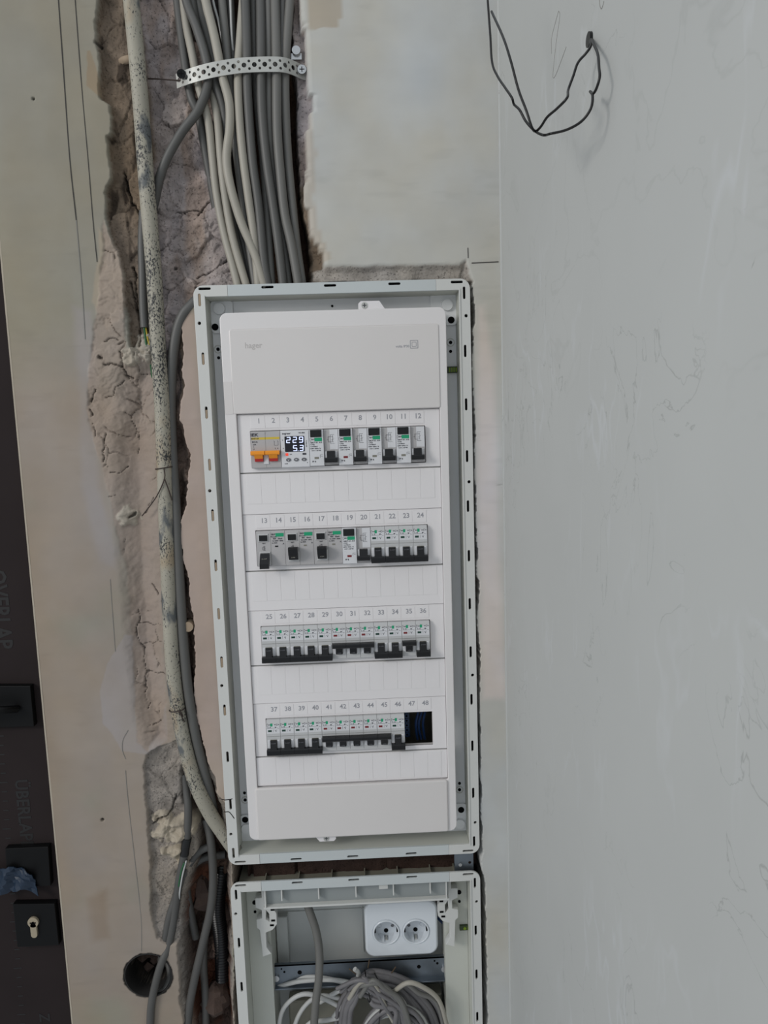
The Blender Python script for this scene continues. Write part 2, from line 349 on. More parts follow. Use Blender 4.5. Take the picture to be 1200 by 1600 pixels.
sm = lambda t: (lambda c: c * c * (3 - 2 * c))(np.clip(t, 0, 1))
R_CH = [(467, -260), (467, 0), (468, 27), (477, 50), (478, 107), (480, 133), (483, 143), (491, 147), (490, 160), (483, 187), (480, 207), (478, 247), (478, 260), (475, 300), (477, 320), (483, 333), (485, 357), (488, 373), (497, 383), (505, 400), (508, 413)]
L_CH = [(150, -260), (150, 0), (146, 60), (153, 80), (152, 115), (155, 150), (168, 162), (172, 185), (171, 207), (163, 212), (166, 240), (171, 265), (172, 278), (164, 290), (162, 330), (170, 365), (182, 395), (192, 430), (190, 460), (197, 500), (202, 540), (214, 553), (235, 556)]
R_LO = [(325, 1190), (317, 1160), (306, 1121), (304, 1082), (305, 1016), (304, 966), (298, 940), (295, 903), (287, 877), (282, 845), (283, 814), (290, 790), (296, 730), (297, 710), (292, 694), (288, 678), (287, 663), (280, 656), (281, 638), (285, 620), (287, 602), (284, 584), (286, 561), (287, 541), (285, 514), (287, 494), (299, 476)]
G1 = L_CH + [(250, 570), (250, 760), (252, 900), (258, 1000), (262, 1060), (272, 1120), (284, 1180)] + R_LO + [(315, 470), (490, 470), (508, 413)] + R_CH[::-1]
G2 = [(205, -260), (205, 0), (222, 150), (228, 240), (216, 300), (222, 420), (232, 545), (243, 700), (252, 800), (256, 950), (270, 1100), (290, 1170)] + [(u - 4, v) for u, v in R_LO] + [(310, 470), (480, 470), (480, 400), (466, 330), (462, 200), (458, 60), (456, -260)]
NI = [(306, 452), (480, 446), (500, 440), (718, 436), (736, 440), (741, 470), (743, 478), (742, 493), (738, 517), (740.5, 531), (739.5, 545), (737.5, 563), (739.5, 598), (740, 605), (739, 617), (741, 640), (742.5, 670), (743, 688), (740.5, 695), (740.5, 717), (743, 750), (744, 783), (743.5, 817), (745, 840), (747, 863), (746.5, 877), (744.5, 898), (748.5, 907), (748.5, 921), (749, 931), (748.5, 946), (745.5, 965), (745.5, 986), (749, 1019), (751.5, 1038), (748.5, 1055), (750, 1084), (750, 1206), (752.5, 1231), (751, 1262), (753, 1283), (753.5, 1329), (752, 1340), (754, 1356), (758, 1367), (758, 1400), (760, 1480), (762, 1600), (764, 1990), (367, 1990), (366, 1400), (362, 1340), (330, 800)]
LIP = [(482, 442), (484, 418), (508, 413), (545, 412), (601, 411), (658, 411), (718, 409), (729, 402), (734, 411), (738, 428), (741, 445), (700, 450)]
CAV = [(318, -260), (322, 20), (332, 120), (326, 200), (334, 250), (347, 330), (362, 445), (486, 450), (484, 415), (484, 375), (474, 330), (468, 290), (464, 200), (465, 140), (460, 100), (457, 30), (457, -260)]
LOW = [(226, 1178), (224, 1196), (225, 1232), (229, 1285), (232, 1327), (234, 1377), (233, 1416), (238, 1442), (245, 1469), (262, 1478), (275, 1474), (278, 1521), (280, 1568), (285, 1600), (285, 1990), (370, 1990), (362, 1345), (352, 1256), (338, 1237), (336, 1219), (325, 1190), (300, 1150), (268, 1160), (250, 1166)]
LOW2 = [(278, 1200), (276, 1250), (302, 1300), (300, 1340), (283, 1400), (277, 1470), (283, 1568), (292, 1620), (292, 1990), (372, 1990), (362, 1345), (345, 1262), (318, 1195), (296, 1170)]
SLOPE = [(212, 556), (178, 575), (170, 700), (178, 850), (190, 1000), (205, 1130), (228, 1178), (290, 1178), (272, 1120), (262, 1060), (256, 900), (252, 760), (252, 556)]
FLAKE = [(160, 335), (178, 378), (192, 400), (196, 450), (196, 500), (200, 545), (250, 556), (250, 760), (252, 950), (262, 1100), (232, 1178), (212, 1160), (205, 1020), (196, 900), (170, 780), (148, 700), (134, 640), (138, 560), (150, 480), (158, 400)]
d = .35 * fbm(X, Z, 90, 3) + .12 * fbm(X, Z, 18, 8)
def carve(poly, depth, w, warp=True, off=0):
    global d
    s = sdf(px(poly), wx if warp else X, wz if warp else Z) + off
    t = sm(-s / w); d = d * (1 - t) + depth * t; return t, s
rk = fbm(X + 8 * fbm(X, Z, 20, 71, 2), Z + 8 * fbm(X, Z, 20, 72, 2), 38, 31, 4)
mh0 = 0
rough5 = 9 * (np.floor(rk * 7) / 7) + 3 * rk + 2.2 * fbm(X, Z, 9, 33, 3)
tS, sS = carve(SLOPE, 13 + 2 * fbm(X, Z, 30, 77, 3), 34)
tF = sm(-sdf(px(FLAKE), wx, wz) / 3)
q = fbm(X + 9 * fbm(X, Z, 14, 2, 2), Z + 9 * fbm(X, Z, 14, 4, 2), 30, 55, 3); stepq = np.floor(q * 7) / 7
fl_up = .35 + .65 * sm((Z - P(200, 720)[2]) / 50)
d += tF * fl_up * (7.0 * (stepq - q * .25) + .8 * fbm(X, Z, 8, 58, 3) + 1)
def voro(x, z, size, seed):
    rs = np.random.RandomState(seed); J = rs.rand(128, 128, 3); gx = np.floor(x / size).astype(int); gz = np.floor(z / size).astype(int)
    f1 = np.full(x.shape, 1e9); f2 = f1.copy(); hh = np.zeros(x.shape)
    for i in (-1, 0, 1):
        for j in (-1, 0, 1):
            a = J[(gx + i) % 128, (gz + j) % 128]; dd = np.hypot((gx + i + a[..., 0]) * size - x, (gz + j + a[..., 1]) * size - z)
            n = dd < f1; f2 = np.where(n, f1, np.minimum(f2, dd)); hh = np.where(n, a[..., 2], hh); f1 = np.where(n, dd, f1)
    return f2 - f1, hh
vx = X + 9 * fbm(X, Z, 22, 201, 4); vz = Z * .8 + 9 * fbm(X, Z, 22, 202, 4)
ve, vh = voro(vx, vz, 27, 9); vm = tF * sm(fbm(X, Z, 45, 203, 3) * 5 + .35 + .5 * fl_up) * sm((P(250, 1)[0] - X) / 20 + 1)
vk = sm((1.1 - ve) / 1.1) * vm; d += vk * 2.6 * (.4 + fl_up) + vm * (vh - .5) * 3.4 * fl_up
me_, mh_ = voro(X + 12 * fbm(X, Z, 30, 211, 4), Z + 12 * fbm(X, Z, 30, 212, 4), 48, 10)
bead = sm((X - P(275, 900)[0]) / 14) * sm((P(352, 900)[0] - X) / 30) * sm((P(300, 480)[2] - Z) / 10) * sm((Z + 560) / 20)
d += bead * (1.2 + 1.6 * fbm(X, Z, 40, 9, 3))
rough5 = rough5 + 7 * (mh_ - .5) + 3 * sm((1.6 - me_) / 1.6)
t1, s1 = carve(G1, 15 + rough5 * .7, 3.0)
t2, s2 = carve(G2, 27 + rough5 * 1.1, 12)
tl, sl = carve(LIP, 8 + 3.0 * fbm(X, Z, 18, 41, 4) + 5 * (vh - .5), 9)
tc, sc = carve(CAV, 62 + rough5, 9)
tL, sL = carve(LOW, 8 + rough5 * .6, 3)
tL2, sL2 = carve(LOW2, 46 + rough5 * 1.8, 18)
tn, sn = carve(NI, 112, 1.6)
# brick courses left standing in the gap between the two cabinets
gapm = (Z < -546) & (Z > -589) & (tn > .5) & (X > -150) & (X < 168)
d = np.where(gapm, 24 + 2 * fbm(X, Z, 16, 14) + 6 * (np.abs(((X + 20) % 62) - 31) > 29), d)
# round box hole
bc = P(231.7, 1524); rb = np.hypot(X - bc[0], Z - bc[2]) + .8 * fbm(X, Z, 8, 3); tb = sm((32 - rb) / 1.6); d = d * (1 - tb) + 46 * tb
# lumps of plaster
def lump(u, v, r, h, seed):
    global d
    p = P(u, v); rr = np.hypot((X - p[0]), (Z - p[2])) + r * 1.1 * fbm(X, Z, r * 1.3, seed * 13, 4); k = sm((r - rr) / (r * .45)); d -= h * k * (.75 + 1.1 * fbm(X, Z, r * .8, seed + 50, 4)); return sm(k * 2)
kl = np.maximum.reduce([lump(268, 1300, 22, 11, 1), lump(284, 1295, 18, 9, 9), lump(265, 1332, 17, 11, 2), lump(250, 1283, 11, 7, 8), lump(225, 538, 13, 8, 3), lump(205, 560, 12, 6, 4), lump(200, 808, 12, 4, 5), lump(236, 558, 10, 9, 6)])
# cracks and dents
CR = [([(187, 262), (193, 285), (203, 312), (215, 335), (219, 362)], 2.2, 9), ([(205, 416), (208, 450), (211, 495)], 2.6, 9), ([(200, 440), (212, 500), (216, 540)], 2.4, 8),
      ([(193, 595), (181, 606), (177, 615), (161, 622)], 1.1, 3), ([(148, 608), (143, 628)], 2.2, 5), ([(140, 638), (144, 650)], 2.4, 5), ([(143, 660), (149, 681)], 1.6, 4),
      ([(164, 678), (162, 700), (161, 721)], 1.5, 4), ([(173, 739), (186, 739), (197, 730)], 1.0, 3), ([(211, 676), (211, 708)], 1.3, 3), ([(169, 775), (181, 776)], .9, 2),
      ([(154, 556), (160, 560)], 3.0, 6), ([(188, 550), (192, 568), (196, 586), (205, 590)], 1.8, 5), ([(163, 533), (180, 527), (189, 532)], 1.0, 3), ([(160, 568), (180, 570), (193, 573)], 1.2, 4),
      ([(199, 810), (207, 803)], 2.6, 6), ([(213, 955), (214, 972), (209, 996)], 1.6, 5), ([(209, 996), (222, 1016), (221, 1032), (226, 1053), (224, 1085)], .9, 2.5), ([(215, 977), (251, 977)], .9, 2),
      ([(237, 914), (247, 931)], 2.0, 4), ([(230, 1138), (249, 1132)], .9, 2), ([(228, 1052), (258, 1054)], 1.2, 2), ([(230, 1104), (229, 1112)], 1.4, 4),
      ([(275, 1243), (267, 1269), (251, 1281), (236, 1293)], 1.4, 6), ([(268, 322), (300, 318)], 1.6, 5), ([(300, 428), (322, 415), (347, 397)], 1.5, 6), ([(302, 325), (312, 310), (330, 290)], 2.0, 7),
      ([(262, 410), (266, 412)], 3, 5), ([(222, 803), (238, 780)], .9, 2), 
      ([(315, 10), (318, 40), (320, 60)], 1, 1)]
dark = vk * .5 * sm(fbm(X, Z, 12, 204, 2) * 6 + .6)
jx = X + 1.3 * fbm(X, Z, 9, 61, 3); jz = Z + 1.3 * fbm(X, Z, 9, 62, 3)
cx_ = X + 3.2 * fbm(X, Z, 7, 161, 3); cz_ = Z + 3.2 * fbm(X, Z, 7, 162, 3)
for pts, w, dep in CR:
    dl = linedist(px(pts), cx_, cz_); w = max(w * .8, 1.0) * (.6 + .4 * sm(2 * vnoise(X, Z, 9, 88) + .5)); k = sm((w - dl) / (w * .6)); d += dep * .7 * k; dark = np.maximum(dark, k * .7)
for (u, v, r, dep) in [(52, 154, 2.2, 4), (160, 1281, 2.6, 4), (778, 758, 2.2, 4), (255, 182, 2, 3), (150, 65, 3, 4)]:
    p = P(u, v); k = sm((r - np.hypot(X - p[0], Z - p[2])) / 1.2); d += dep * k; dark = np.maximum(dark, k * .7)
# tones (albedo of each stuff, sRGB, plus painted shadow in the left chase)
def C3(r, g, b): return np.array(s2l((r, g, b)))
tone = np.broadcast_to(C3(.735, .732, .712), X.shape + (3,)).copy(); grit = np.zeros(X.shape)
def paint(mask, col, g=None):
    global tone, grit
    tone = tone * (1 - mask[..., None]) + C3(*col) * mask[..., None]
    if g is not None: grit = grit * (1 - mask) + g * mask
leftw = sm((-115 - X) / 30) ; paint(leftw, (.565, .545, .495))
nn = fbm(X, Z, 120, 91, 4)
paint(leftw * .85 * sm((P(60, 480)[2] - Z + 60 * nn) / 130) * sm(1.0 + 1.5 * fbm(X, Z, 80, 92, 3)), (.59, .542, .50))
def patch(poly, col, soft=2.0, amt=1.0, g=None): paint(amt * sm(-sdf(px(poly), jx + 4 * nn, jz) / soft), col, g)
patch([(-40, 800), (60, 780), (90, 900), (110, 1100), (150, 1250), (140, 1400), (170, 1620), (60, 1700), (-60, 1400)], (.575, .522, .465), 45, .6)
patch([(105, 470), (150, 480), (165, 620), (160, 760), (190, 860), (185, 900), (150, 880), (120, 760), (118, 620)], (.60, .57, .555), 12, .6)
patch([(195, 990), (166, 1035), (154, 1080), (158, 1130), (175, 1150), (190, 1175), (232, 1180), (262, 1160), (255, 1060), (230, 1000)], (.60, .57, .555), 2, .8)
patch([(133, 80), (140, 78), (152, 115), (155, 150), (148, 148), (132, 135)], (.56, .50, .42), 1.5, .8)
patch([(470, -60), (525, -50), (536, 20), (525, 45), (505, 43), (484, 50), (478, 20)], (.66, .61, .54), 1.5, .7)
patch([(485, 150), (495, 240), (488, 310), (500, 370), (520, 405), (505, 410), (470, 380), (468, 150)], (.70, .655, .60), 1.5, .6)
patch([(740, 470), (762, 470), (778, 560), (785, 700), (790, 900), (800, 1100), (745, 1100), (735, 600)], (.83, .79, .775), 14, .8)
patch([(150, 350), (190, 390), (200, 470), (190, 500), (165, 520), (140, 470), (152, 400)], (.64, .585, .51), 4, .7)
patch([(128, 1400), (170, 1380), (180, 1470), (140, 1480)], (.53, .465, .40), 12, .55)
paint(tF * .75, (.60, .54, .49), .12); paint(sm(tS * 1.2) * .7 * (1 - tF * .5), (.59, .53, .49), .12)
paint(bead * sm((Z + 500) / 60) * .9, (.68, .61, .565)); paint(bead * .6 * sm((-Z - 380) / 60), (.70, .66, .62))
paint(sm((t1 - .15) / .5), (.47, .415, .36), .8)
shadow_blots = sm(fbm(X * 1.4, Z * .6, 22, 221, 4) * 5 - .55) * sm((t1 - .5) * 2) * sm((P(232, 300)[0] - X) / 12); paint(shadow_blots * .8, (.17, .14, .12), .8)  # black blotches: deep shadow of voids beside the pipe, painted into the tone
lav = np.maximum(sm(t2 * 1.5), t1 * sm((X - P(452, 200)[0]) / 5) * sm((Z - P(480, 290)[2]) / 15)); paint(lav, (.64, .605, .60), 1.0); paint(lav * sm(fbm(X * 1.6, Z * .5, 50, 17, 4) * 3 - .1) * .6, (.56, .48, .42), 1.0)
lowR = sm((P(250, 600)[2] - Z) / 30); paint(np.clip(t1 * lowR, 0, 1) * .9, (.50, .43, .385), .6)
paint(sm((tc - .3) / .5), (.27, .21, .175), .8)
paint(sm((tl - .05) / .3) * (1 - tn) * sm((X - P(482, 430)[0]) / 3), (.66, .635, .61), 1.0)
paint(sm(tL * 1.3), (.56, .53, .50), 1.0); paint(sm(tL2 * 1.4), (.33, .27, .24), 1.0)
paint(sm(tL2 * 1.4) * sm(fbm(X, Z, 40, 19, 3) * 5), (.40, .26, .20), 1.0)
paint(sm((tn - .2) / .3), (.20, .16, .14), .6); paint(gapm * 1.0, (.25, .195, .175), 1.0)
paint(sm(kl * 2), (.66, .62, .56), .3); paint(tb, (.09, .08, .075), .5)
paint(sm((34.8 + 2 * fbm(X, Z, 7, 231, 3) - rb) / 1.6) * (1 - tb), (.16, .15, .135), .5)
hue = fbm(X, Z * .7, 70, 101, 4); tone = tone * (1 + .10 * hue[..., None] * np.array([.1, .7, 1.8])) * (1 + .07 * fbm(X, Z, 35, 102, 4)[..., None])
streak = fbm(X * .35, Z * 1.6, 14, 104, 3); tone *= (1 - .05 * sm(streak * 3 - .3) * sm(fbm(X, Z, 60, 105, 3) * 4))[..., None]
tone *= (1 - dark[..., None])
nz, nx = X.shape
co = np.stack([X, d, Z], -1).reshape(-1, 3) * MM
idx = np.arange(nz * nx).reshape(nz, nx)
quads = np.stack([idx[:-1, :-1], idx[:-1, 1:], idx[1:, 1:], idx[1:, :-1]], -1).reshape(-1, 4)
me = bpy.data.meshes.new('wall_front'); me.vertices.add(len(co)); me.vertices.foreach_set('co', co.ravel().astype('f'))
me.loops.add(quads.size); me.loops.foreach_set('vertex_index', quads.ravel().astype('i')); me.polygons.add(len(quads))
me.polygons.foreach_set('loop_start', np.arange(0, quads.size, 4).astype('i'))
me.update(calc_edges=True); me.validate(); me.polygons.foreach_set('use_smooth', np.ones(len(me.polygons), bool))
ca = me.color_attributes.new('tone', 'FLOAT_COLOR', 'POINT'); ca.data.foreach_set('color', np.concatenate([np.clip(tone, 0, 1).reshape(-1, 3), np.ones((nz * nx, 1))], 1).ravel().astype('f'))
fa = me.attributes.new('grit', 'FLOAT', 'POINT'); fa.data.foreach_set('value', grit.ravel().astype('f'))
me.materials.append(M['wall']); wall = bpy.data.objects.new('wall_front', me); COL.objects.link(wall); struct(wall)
def wall_depth(u, v):
    p = P(u, v); i = int(np.argmin(abs(ZS - p[2]))); j = int(np.argmin(abs(XS - p[0]))); return float(d[i, j])
# the wall's end towards the door
g = G().box(-396, -.2, -1100, -394, 30, 720); mk('plaster_arris', g, M['plaster2'], wall)
for pts, w, mm_ in [([(89, -30), (100, 125), (109, 250), (119, 344)], 1.1, 'pencil'), ([(119, 344), (128, 453), (133, 530)], .8, 'pencilfaint'), ([(115, -30), (126.6, 125), (137.5, 250), (145, 344), (151.5, 409)], .8, 'pencil'),
                    ([(196, 1204), (199, 1243), (209, 1332), (220, 1432), (221, 1487)], .6, 'pencilfaint'), ([(172, 905), (175, 950), (180, 1018)], .6, 'pencilfaint'),
                    ([(737, 411), (779, 409)], 1.1, 'pencil'), ([(731, 387), (731.5, 403)], .8, 'pencil'), ([(200, 1141), (192, 1156), (191, 1172), (196, 1186)], .6, 'pencilfaint')]:
    g = G().ribbon([P(u, v, -.55) for u, v in pts], w); mk('pencil_line', g, M[mm_], wall)

# side wall (square to the front wall)
g = G(); g.box(208, -1000, -1100, 222, 20, 650); sw = struct(mk('wall_right', g, M['side']))
g = G(); g.tube([(208.6, -.6, -1100), (208.6, -.6, 650)], 2.2, 8, 1); mk('corner_bead', g, M['side'], sw)
def on_side(pts, off=.5): return [PX(u, v, 208 - off) for u, v in pts]
for pts, w in [([(873, 17), (868, 35), (862, 60), (862, 84)], .5), ([(873, 17), (875, 25), (870, 60), (866, 95), (864, 120), (868, 118), (877, 95), (885, 73)], .5), ([(938, -10), (937, 5), (940, 14), (944, 2)], .6)]:
    g = G().tube(on_side(pts, 0), w * .5, 5, 4); mk('pencil_scribble', g, M['pencilfaint'], sw)

# ------------------------------------------------------------------ the door on the left, under protective film
D = 14.0
g = G().box(-700, D, -1100, -395.8, D + 40, 720); door = struct(mk('door_1', g, M['film']))
rotd = -math.pi / 2
def vtext(st, u, v, hpx, y, parent, name='printed_word', m='filmink', sx=1.0):
    p = P(u, v, y); g = G().text(st, hpx / 1.22 / .70, p[0], p[2], y, rotd, .3, sx); return mk(name, g, M[m], parent)
vtext('OVERLAP', 0, 952, 26, D - .2, door, sx=.82); vtext('ÜBERLAPP', 37, 1272, 20, D - .2, door, sx=.92); vtext('Z', 69, 1590, 17, D - .2, door)
g = G()
for i in range(34):
    v = 1150 + i * 14.5; u = 4 + (v - 1250) * .078; p = P(u + 6, v, D - .2); l = 10 if i % 5 else 16
    if v > 1620: break
    g.seg(p[0] - l / 2, p[2], p[0] + l / 2 * .4, p[2], 1.6, D - .25)
sc_ = mk('printed_scale', g, M['filmink'], door); sc_['kind'] = 'stuff'
def dplate(c, y0, y1, m='plate', name='door_plate'):
    q = [P(u, v, y0) for u, v in c]; g = G().plate([[(a[0], a[2]) for a in q]], y0, y1, .6); return mk(name, g, M[m], door)
dplate([(-40, 1072), (47, 1072), (53, 1135), (-40, 1138)], 4, D); dplate([(8, 1326), (75, 1323), (79, 1384), (12, 1388)], 4, D); dplate([(20, 1413), (85, 1412), (92, 1477), (27, 1480)], 4, D)
p = P(10, 1105, 0); g = G().tube([(p[0] - 50, -12, p[2] - 8), (p[0] - 18, -16, p[2] + 2), (p[0] + 2, -14, p[2] + 2), (p[0] + 12, 2, p[2] - 4)], 5, 10); h = mk('door_handle', g, M['plate'], door)
g = G(); pc = P(52, 1441, 2); g.plate([circ(pc[0], pc[2], 7.2, 20)], .5, 6, .4); g.plate([rrect(pc[0] - 4.2, pc[2] - 22, pc[0] + 4.2, pc[2], 4)], .5, 6, .4)
cy = mk('lock_cylinder', g, M['keyc'], door); g = G().box(pc[0] - 4, .2, pc[2] - 1, pc[0] + 4, 3, pc[2] + .8); g.box(pc[0] - 1, .2, pc[2] - 2, pc[0] + 1.5, 3, pc[2] + 1.6); mk('keyhole', g, M['dark'], cy)
g = G(); rs = np.random.RandomState(3); nx_, nz_ = 14, 9; V = []
for j in range(nz_):
    for i in range(nx_):
        p = P(-18 + i * 5.6 + (j - 4) * 1.5, 1358 + j * 4.4 + 4 * math.sin(i * .6), 0); V.append((p[0] + rs.randn() * .8, 1 - 3 * rs.rand() - 3 * math.sin(i * 1.1 + j * .7), p[2] + rs.randn() * .8))
F = [(j * nx_ + i, (j + 1) * nx_ + i, (j + 1) * nx_ + i + 1, j * nx_ + i + 1) for j in range(nz_ - 1) for i in range(nx_ - 1)]
g.add(V, F); g.add([(a, b + 1.2, c) for a, b, c in V], [f[::-1] for f in F]); solo('masking_tape', g, M['tape'], 'crumpled dark blue masking tape stuck over the middle black door plate', 'tape', smooth=25)

# ------------------------------------------------------------------ cabinets
TS = [-154.5, -78.5, -2.5, 76, 152.5]
def cabinet(top, bottom, label, which):
    t = thing('electrical_cabinet', label, 'cabinet', (0, 0, bottom))
    def L(g): return g.move(0, 0, -bottom)
    zs = [top - s for s in (17, 87, 152.5, 217, 280.5, 344.5, 407.5, 471.5, 536, 600, 666, 735, 800, 865, 930, 995) if top - s > bottom + 5]
    dots = [top - s for s in (44.5, 249.5, 503, 708) if top - s > bottom + 12]
    for sg in (-1, 1):
        o, i, e = 168.5, 155.3, 127
        if bottom > -700:
            lp = [(-e, top), (-o + 12, top)] + [(-o + 12 + 12 * math.cos(a), top - 12 + 12 * math.sin(a)) for a in np.linspace(math.pi / 2, math.pi, 6)[1:]] + \
                 [(-o + 12 + 12 * math.cos(a), bottom + 12 + 12 * math.sin(a)) for a in np.linspace(math.pi, 1.5 * math.pi, 6)] + [(-e, bottom), (-e, bottom + 13.4), (-i, bottom + 13.4), (-i, top - 13.4), (-e, top - 13.4)]
        else:
            lp = [(-e, top), (-o + 12, top)] + [(-o + 12 + 12 * math.cos(a), top - 12 + 12 * math.sin(a)) for a in np.linspace(math.pi / 2, math.pi, 6)[1:]] + [(-o, bottom), (-i, bottom), (-i, top - 13.4), (-e, top - 13.4)]
        xs = TS[0] if sg < 0 else -TS[4]
        holes = [slot(-161.3, z, 15, 3.1, True) for z in zs] + [circ(-163.2, z, 2.1, 10) for z in dots] + [slot(xs if sg < 0 else -152.5, top - 3.9, 15, 3.0)] + ([slot(-153, bottom + 3.9, 15, 3.0)] if bottom > -700 else [])
        g = G().plate([[(sg * -x, z) for x, z in lp]] + [[(sg * -x, z) for x, z in h] for h in holes], -3.2, 0.2, .35)
        rail = mk('side_rail', L(g), M['rail'], t, 30)
        # raised inner lip
        g = G(); x0, x1 = sorted((sg * 156.2, sg * 154.6)); g.box(x0, -4.2, bottom + 12, x1, -2, top - 12); mk('inner_lip', L(g), M['rail'], rail)
        g = G()
        xa, xb = sorted((sg * 157.3, sg * 155.3)); g.box(xa, .2, bottom + 12, xb, 36, top - 12); mk('side_wall', L(g), M['tray'], t)
        # plaster smeared into the left slots / dark behind
        g = G()
        for z in zs + dots: g.box(sg * 161.4 - 3.4, 1.2, z - 9, sg * 161.4 + 3.4, 2.0, z + 9)
        if sg < 0 and which == 0:
            k = [q for q in range(len(zs)) if q < 9]; g = G()
            for q in k: g.box(-162.6, -2.6, zs[q] - 7.3, -160.2, .6, zs[q] + 7.3 - (q % 3) * 2)
            f = mk('dried_plaster', L(g), M['plug'], t); f['kind'] = 'stuff'
        else: f = mk('rail_backing', L(g), M['dark'], t)
        f['kind'] = 'stuff'
    ends = [(top, -1)] + ([(bottom, 1)] if bottom > -700 else [])
    for z, s in ends:
        z0, z1 = sorted((z, z + s * 13.4)); g = G().plate([[(-126.8, z0), (126.8, z0), (126.8, z1), (-126.8, z1)]] + [slot(x, z + s * 3.9, 15, 3.0) for x in TS[1:4]], -2.9, .2, .25)
        mk('cross_rail', L(g), M['strip'], t)
        g = G(); za, zb = sorted((z + s * 12, z + s * 13.6)); g.box(-155, .2, za, 155, 36, zb); mk('end_wall', L(g), M['tray' if s < 0 else 'tray'], t)
        g = G()
        for x in TS: g.box(x - 9, 1.2, z + s * 3.9 - 3, x + 9, 2, z + s * 3.9 + 3)
        f = mk('rail_backing', L(g), M['dark'], t); f['kind'] = 'stuff'
    return t, L

cab, L = cabinet(200, -552, 'tall white flush-mounted electrical cabinet frame holding four rows of breakers', 0)
# ledge ring inside the frame, back box
g = G().plate([rrect(-155.2, -538.6, 155.2, 186.6, 2), rrect(-118, -500, 118, 148, 4)], 33, 36, .2); mk('ledge', L(g), M['ledge'], cab)
g = G(); g.box(-154, 96, -538, 154, 99, 187); mk('back_panel', L(g), M['inner'], cab)
g = G(); g.box(-156, 36, -538, -154, 99, 187); g.box(154, 36, -538, 156, 99, 187); g.box(-156, 36, 187, 156, 99, 189); g.box(-156, 36, -540, 156, 99, -538); mk('back_box', L(g), M['tray'], cab)
for (u0, v0, u1, v1), (hu, hv), (su, sv), dd in [((328, 470, 366, 520), (336, 511), (342, 482), [(340.6, 545.6), (341.6, 559)]), ((672, 458, 714, 508), (705, 500), (699, 476), [(704, 535), (704, 549)]),
                                                ((375, 1274, 408, 1316), (383, 1281), (385, 1296), [(383, 1250), (382, 1239)]), ((698, 1257, 730, 1300), (720.6, 1265.6), (719, 1289), [(718, 1234), (718, 1224)])]:
    a = P(u0, v0, 30); b = P(u1, v1, 30); g = G().plate([rrect(a[0], b[2], b[0], a[2], 5)], 30, 33, .5); br = mk('corner_bracket', L(g), M['ledge'], cab)
    p = P(su, sv, 26); g = G().cyl(p[0], p[2], 7, 26.5, 30.5, 24, 7.6); mk('round_stud', L(g), M['ledge'], br)
    p = P(hu, hv, 29.6); g = G().plate([circ(p[0], p[2], 4.3, 20)], 29.5, 30.6); mk('screw_hole', L(g), M['dark'], br)
    for (u, v), r in zip(dd, (2.2, 2.0)):
        p = P(u, v, 32.6); g = G().plate([circ(p[0], p[2], r, 14)], 32.3, 33.2); mk('screw_hole', L(g), M['dark'], cab)
    p = P(dd[0][0], dd[0][1], 32.6); g = G().plate([circ(p[0], p[2], 5.2, 20), circ(p[0], p[2], 4.3, 20)], 32.4, 33.2); mk('hole_rim', L(g), M['tray'], cab)
p = P(708.5, 577.5, 29); g = G().box(p[0] - 7.5, 29, p[2] - 4, p[0] + 8.5, 33, p[2] + 4, .6); lv = mk('spirit_level', L(g), M['leveld'], cab)
g = G()
for k in range(5): g.box(p[0] - 5.8 + k * 2.9, 28.6, p[2] - 3, p[0] - 4.3 + k * 2.9, 29.2, p[2] + 2.6)
mk('level_vial', L(g), M['level'], lv)
p = P(519, 478, 32); g = G().plate([circ(p[0], p[2], 1.6, 10)], 32.4, 33.2); mk('screw_hole', L(g), M['dark'], cab)
p = P(713, 1308, 18); g = G().box(p[0] - 17, 10, p[2] - .5, p[0] + 17, 30, p[2] + 1.0); mk('silver_sticker', L(g), M['zinc'], cab)
g = G(); 
for pts in ([(346, 1249), (352, 1250), (360, 1249), (363, 1248)], [(351, 1269), (357, 1268.5), (361, 1272), (366, 1279)]): g.ribbon([P(u, v, -3.5) for u, v in pts], 1.0)
mk('crack_in_rail', L(g), M['dark'], cab)
# metal tab between the cabinets
p = P(726, 1345, 6); g = G().plate([rrect(p[0] - 14, p[2] - 22, p[0] + 12, p[2] + 14, 2), circ(p[0] + 7, p[2] - 3, 2, 10)], 6, 7.5, .2); q_ = mk('joining_bracket', L(g), M['steel'], cab)
p = P(719, 1347, 4); g = G().cyl(p[0], p[2] - 4, 2.4, 3.5, 6, 12); mk('screw', L(g), M['screwm'], q_)

# ------------------------------------------------------------------ cover panel
cov = thing('cover_panel', 'white cover panel with four numbered windows for the breaker rows', 'panel', (0, 0, -516))
def LC(g): return g.move(0, 0, 516)
ROWZ = [0, -125, -249.5, -373.5]; ROWX = [0, 0, 0, 0]
rim = [rrect(-138.3, -516.5, 138, 166.5, 9, 6), rrect(-124.4, -444, 127.6, 146, 1.5)]
g = G().plate(rim, -5.5, -1.5, .9); mk('border', LC(g), M['rimw'], cov)
g = G().plate([rrect(-137.5, -515.5, 137.2, 165.5, 8, 6), rrect(-135.5, -513.5, 135.2, 163.5, 7, 6)], -2, 22); mk('skirt', LC(g), M['cap'], cov)
g = G().plate([rrect(-127.6, 44.5, 128.6, 146.3, 2.5)], -6.6, -1.5, 1.0); mk('top_blank_cap', LC(g), M['cap'], cov)
g = G().plate([rrect(-127, -516, 126.5, -443.6, 3)], -8.2, -3, 1.6); mk('bottom_blank_cap', LC(g), M['cap'], cov)
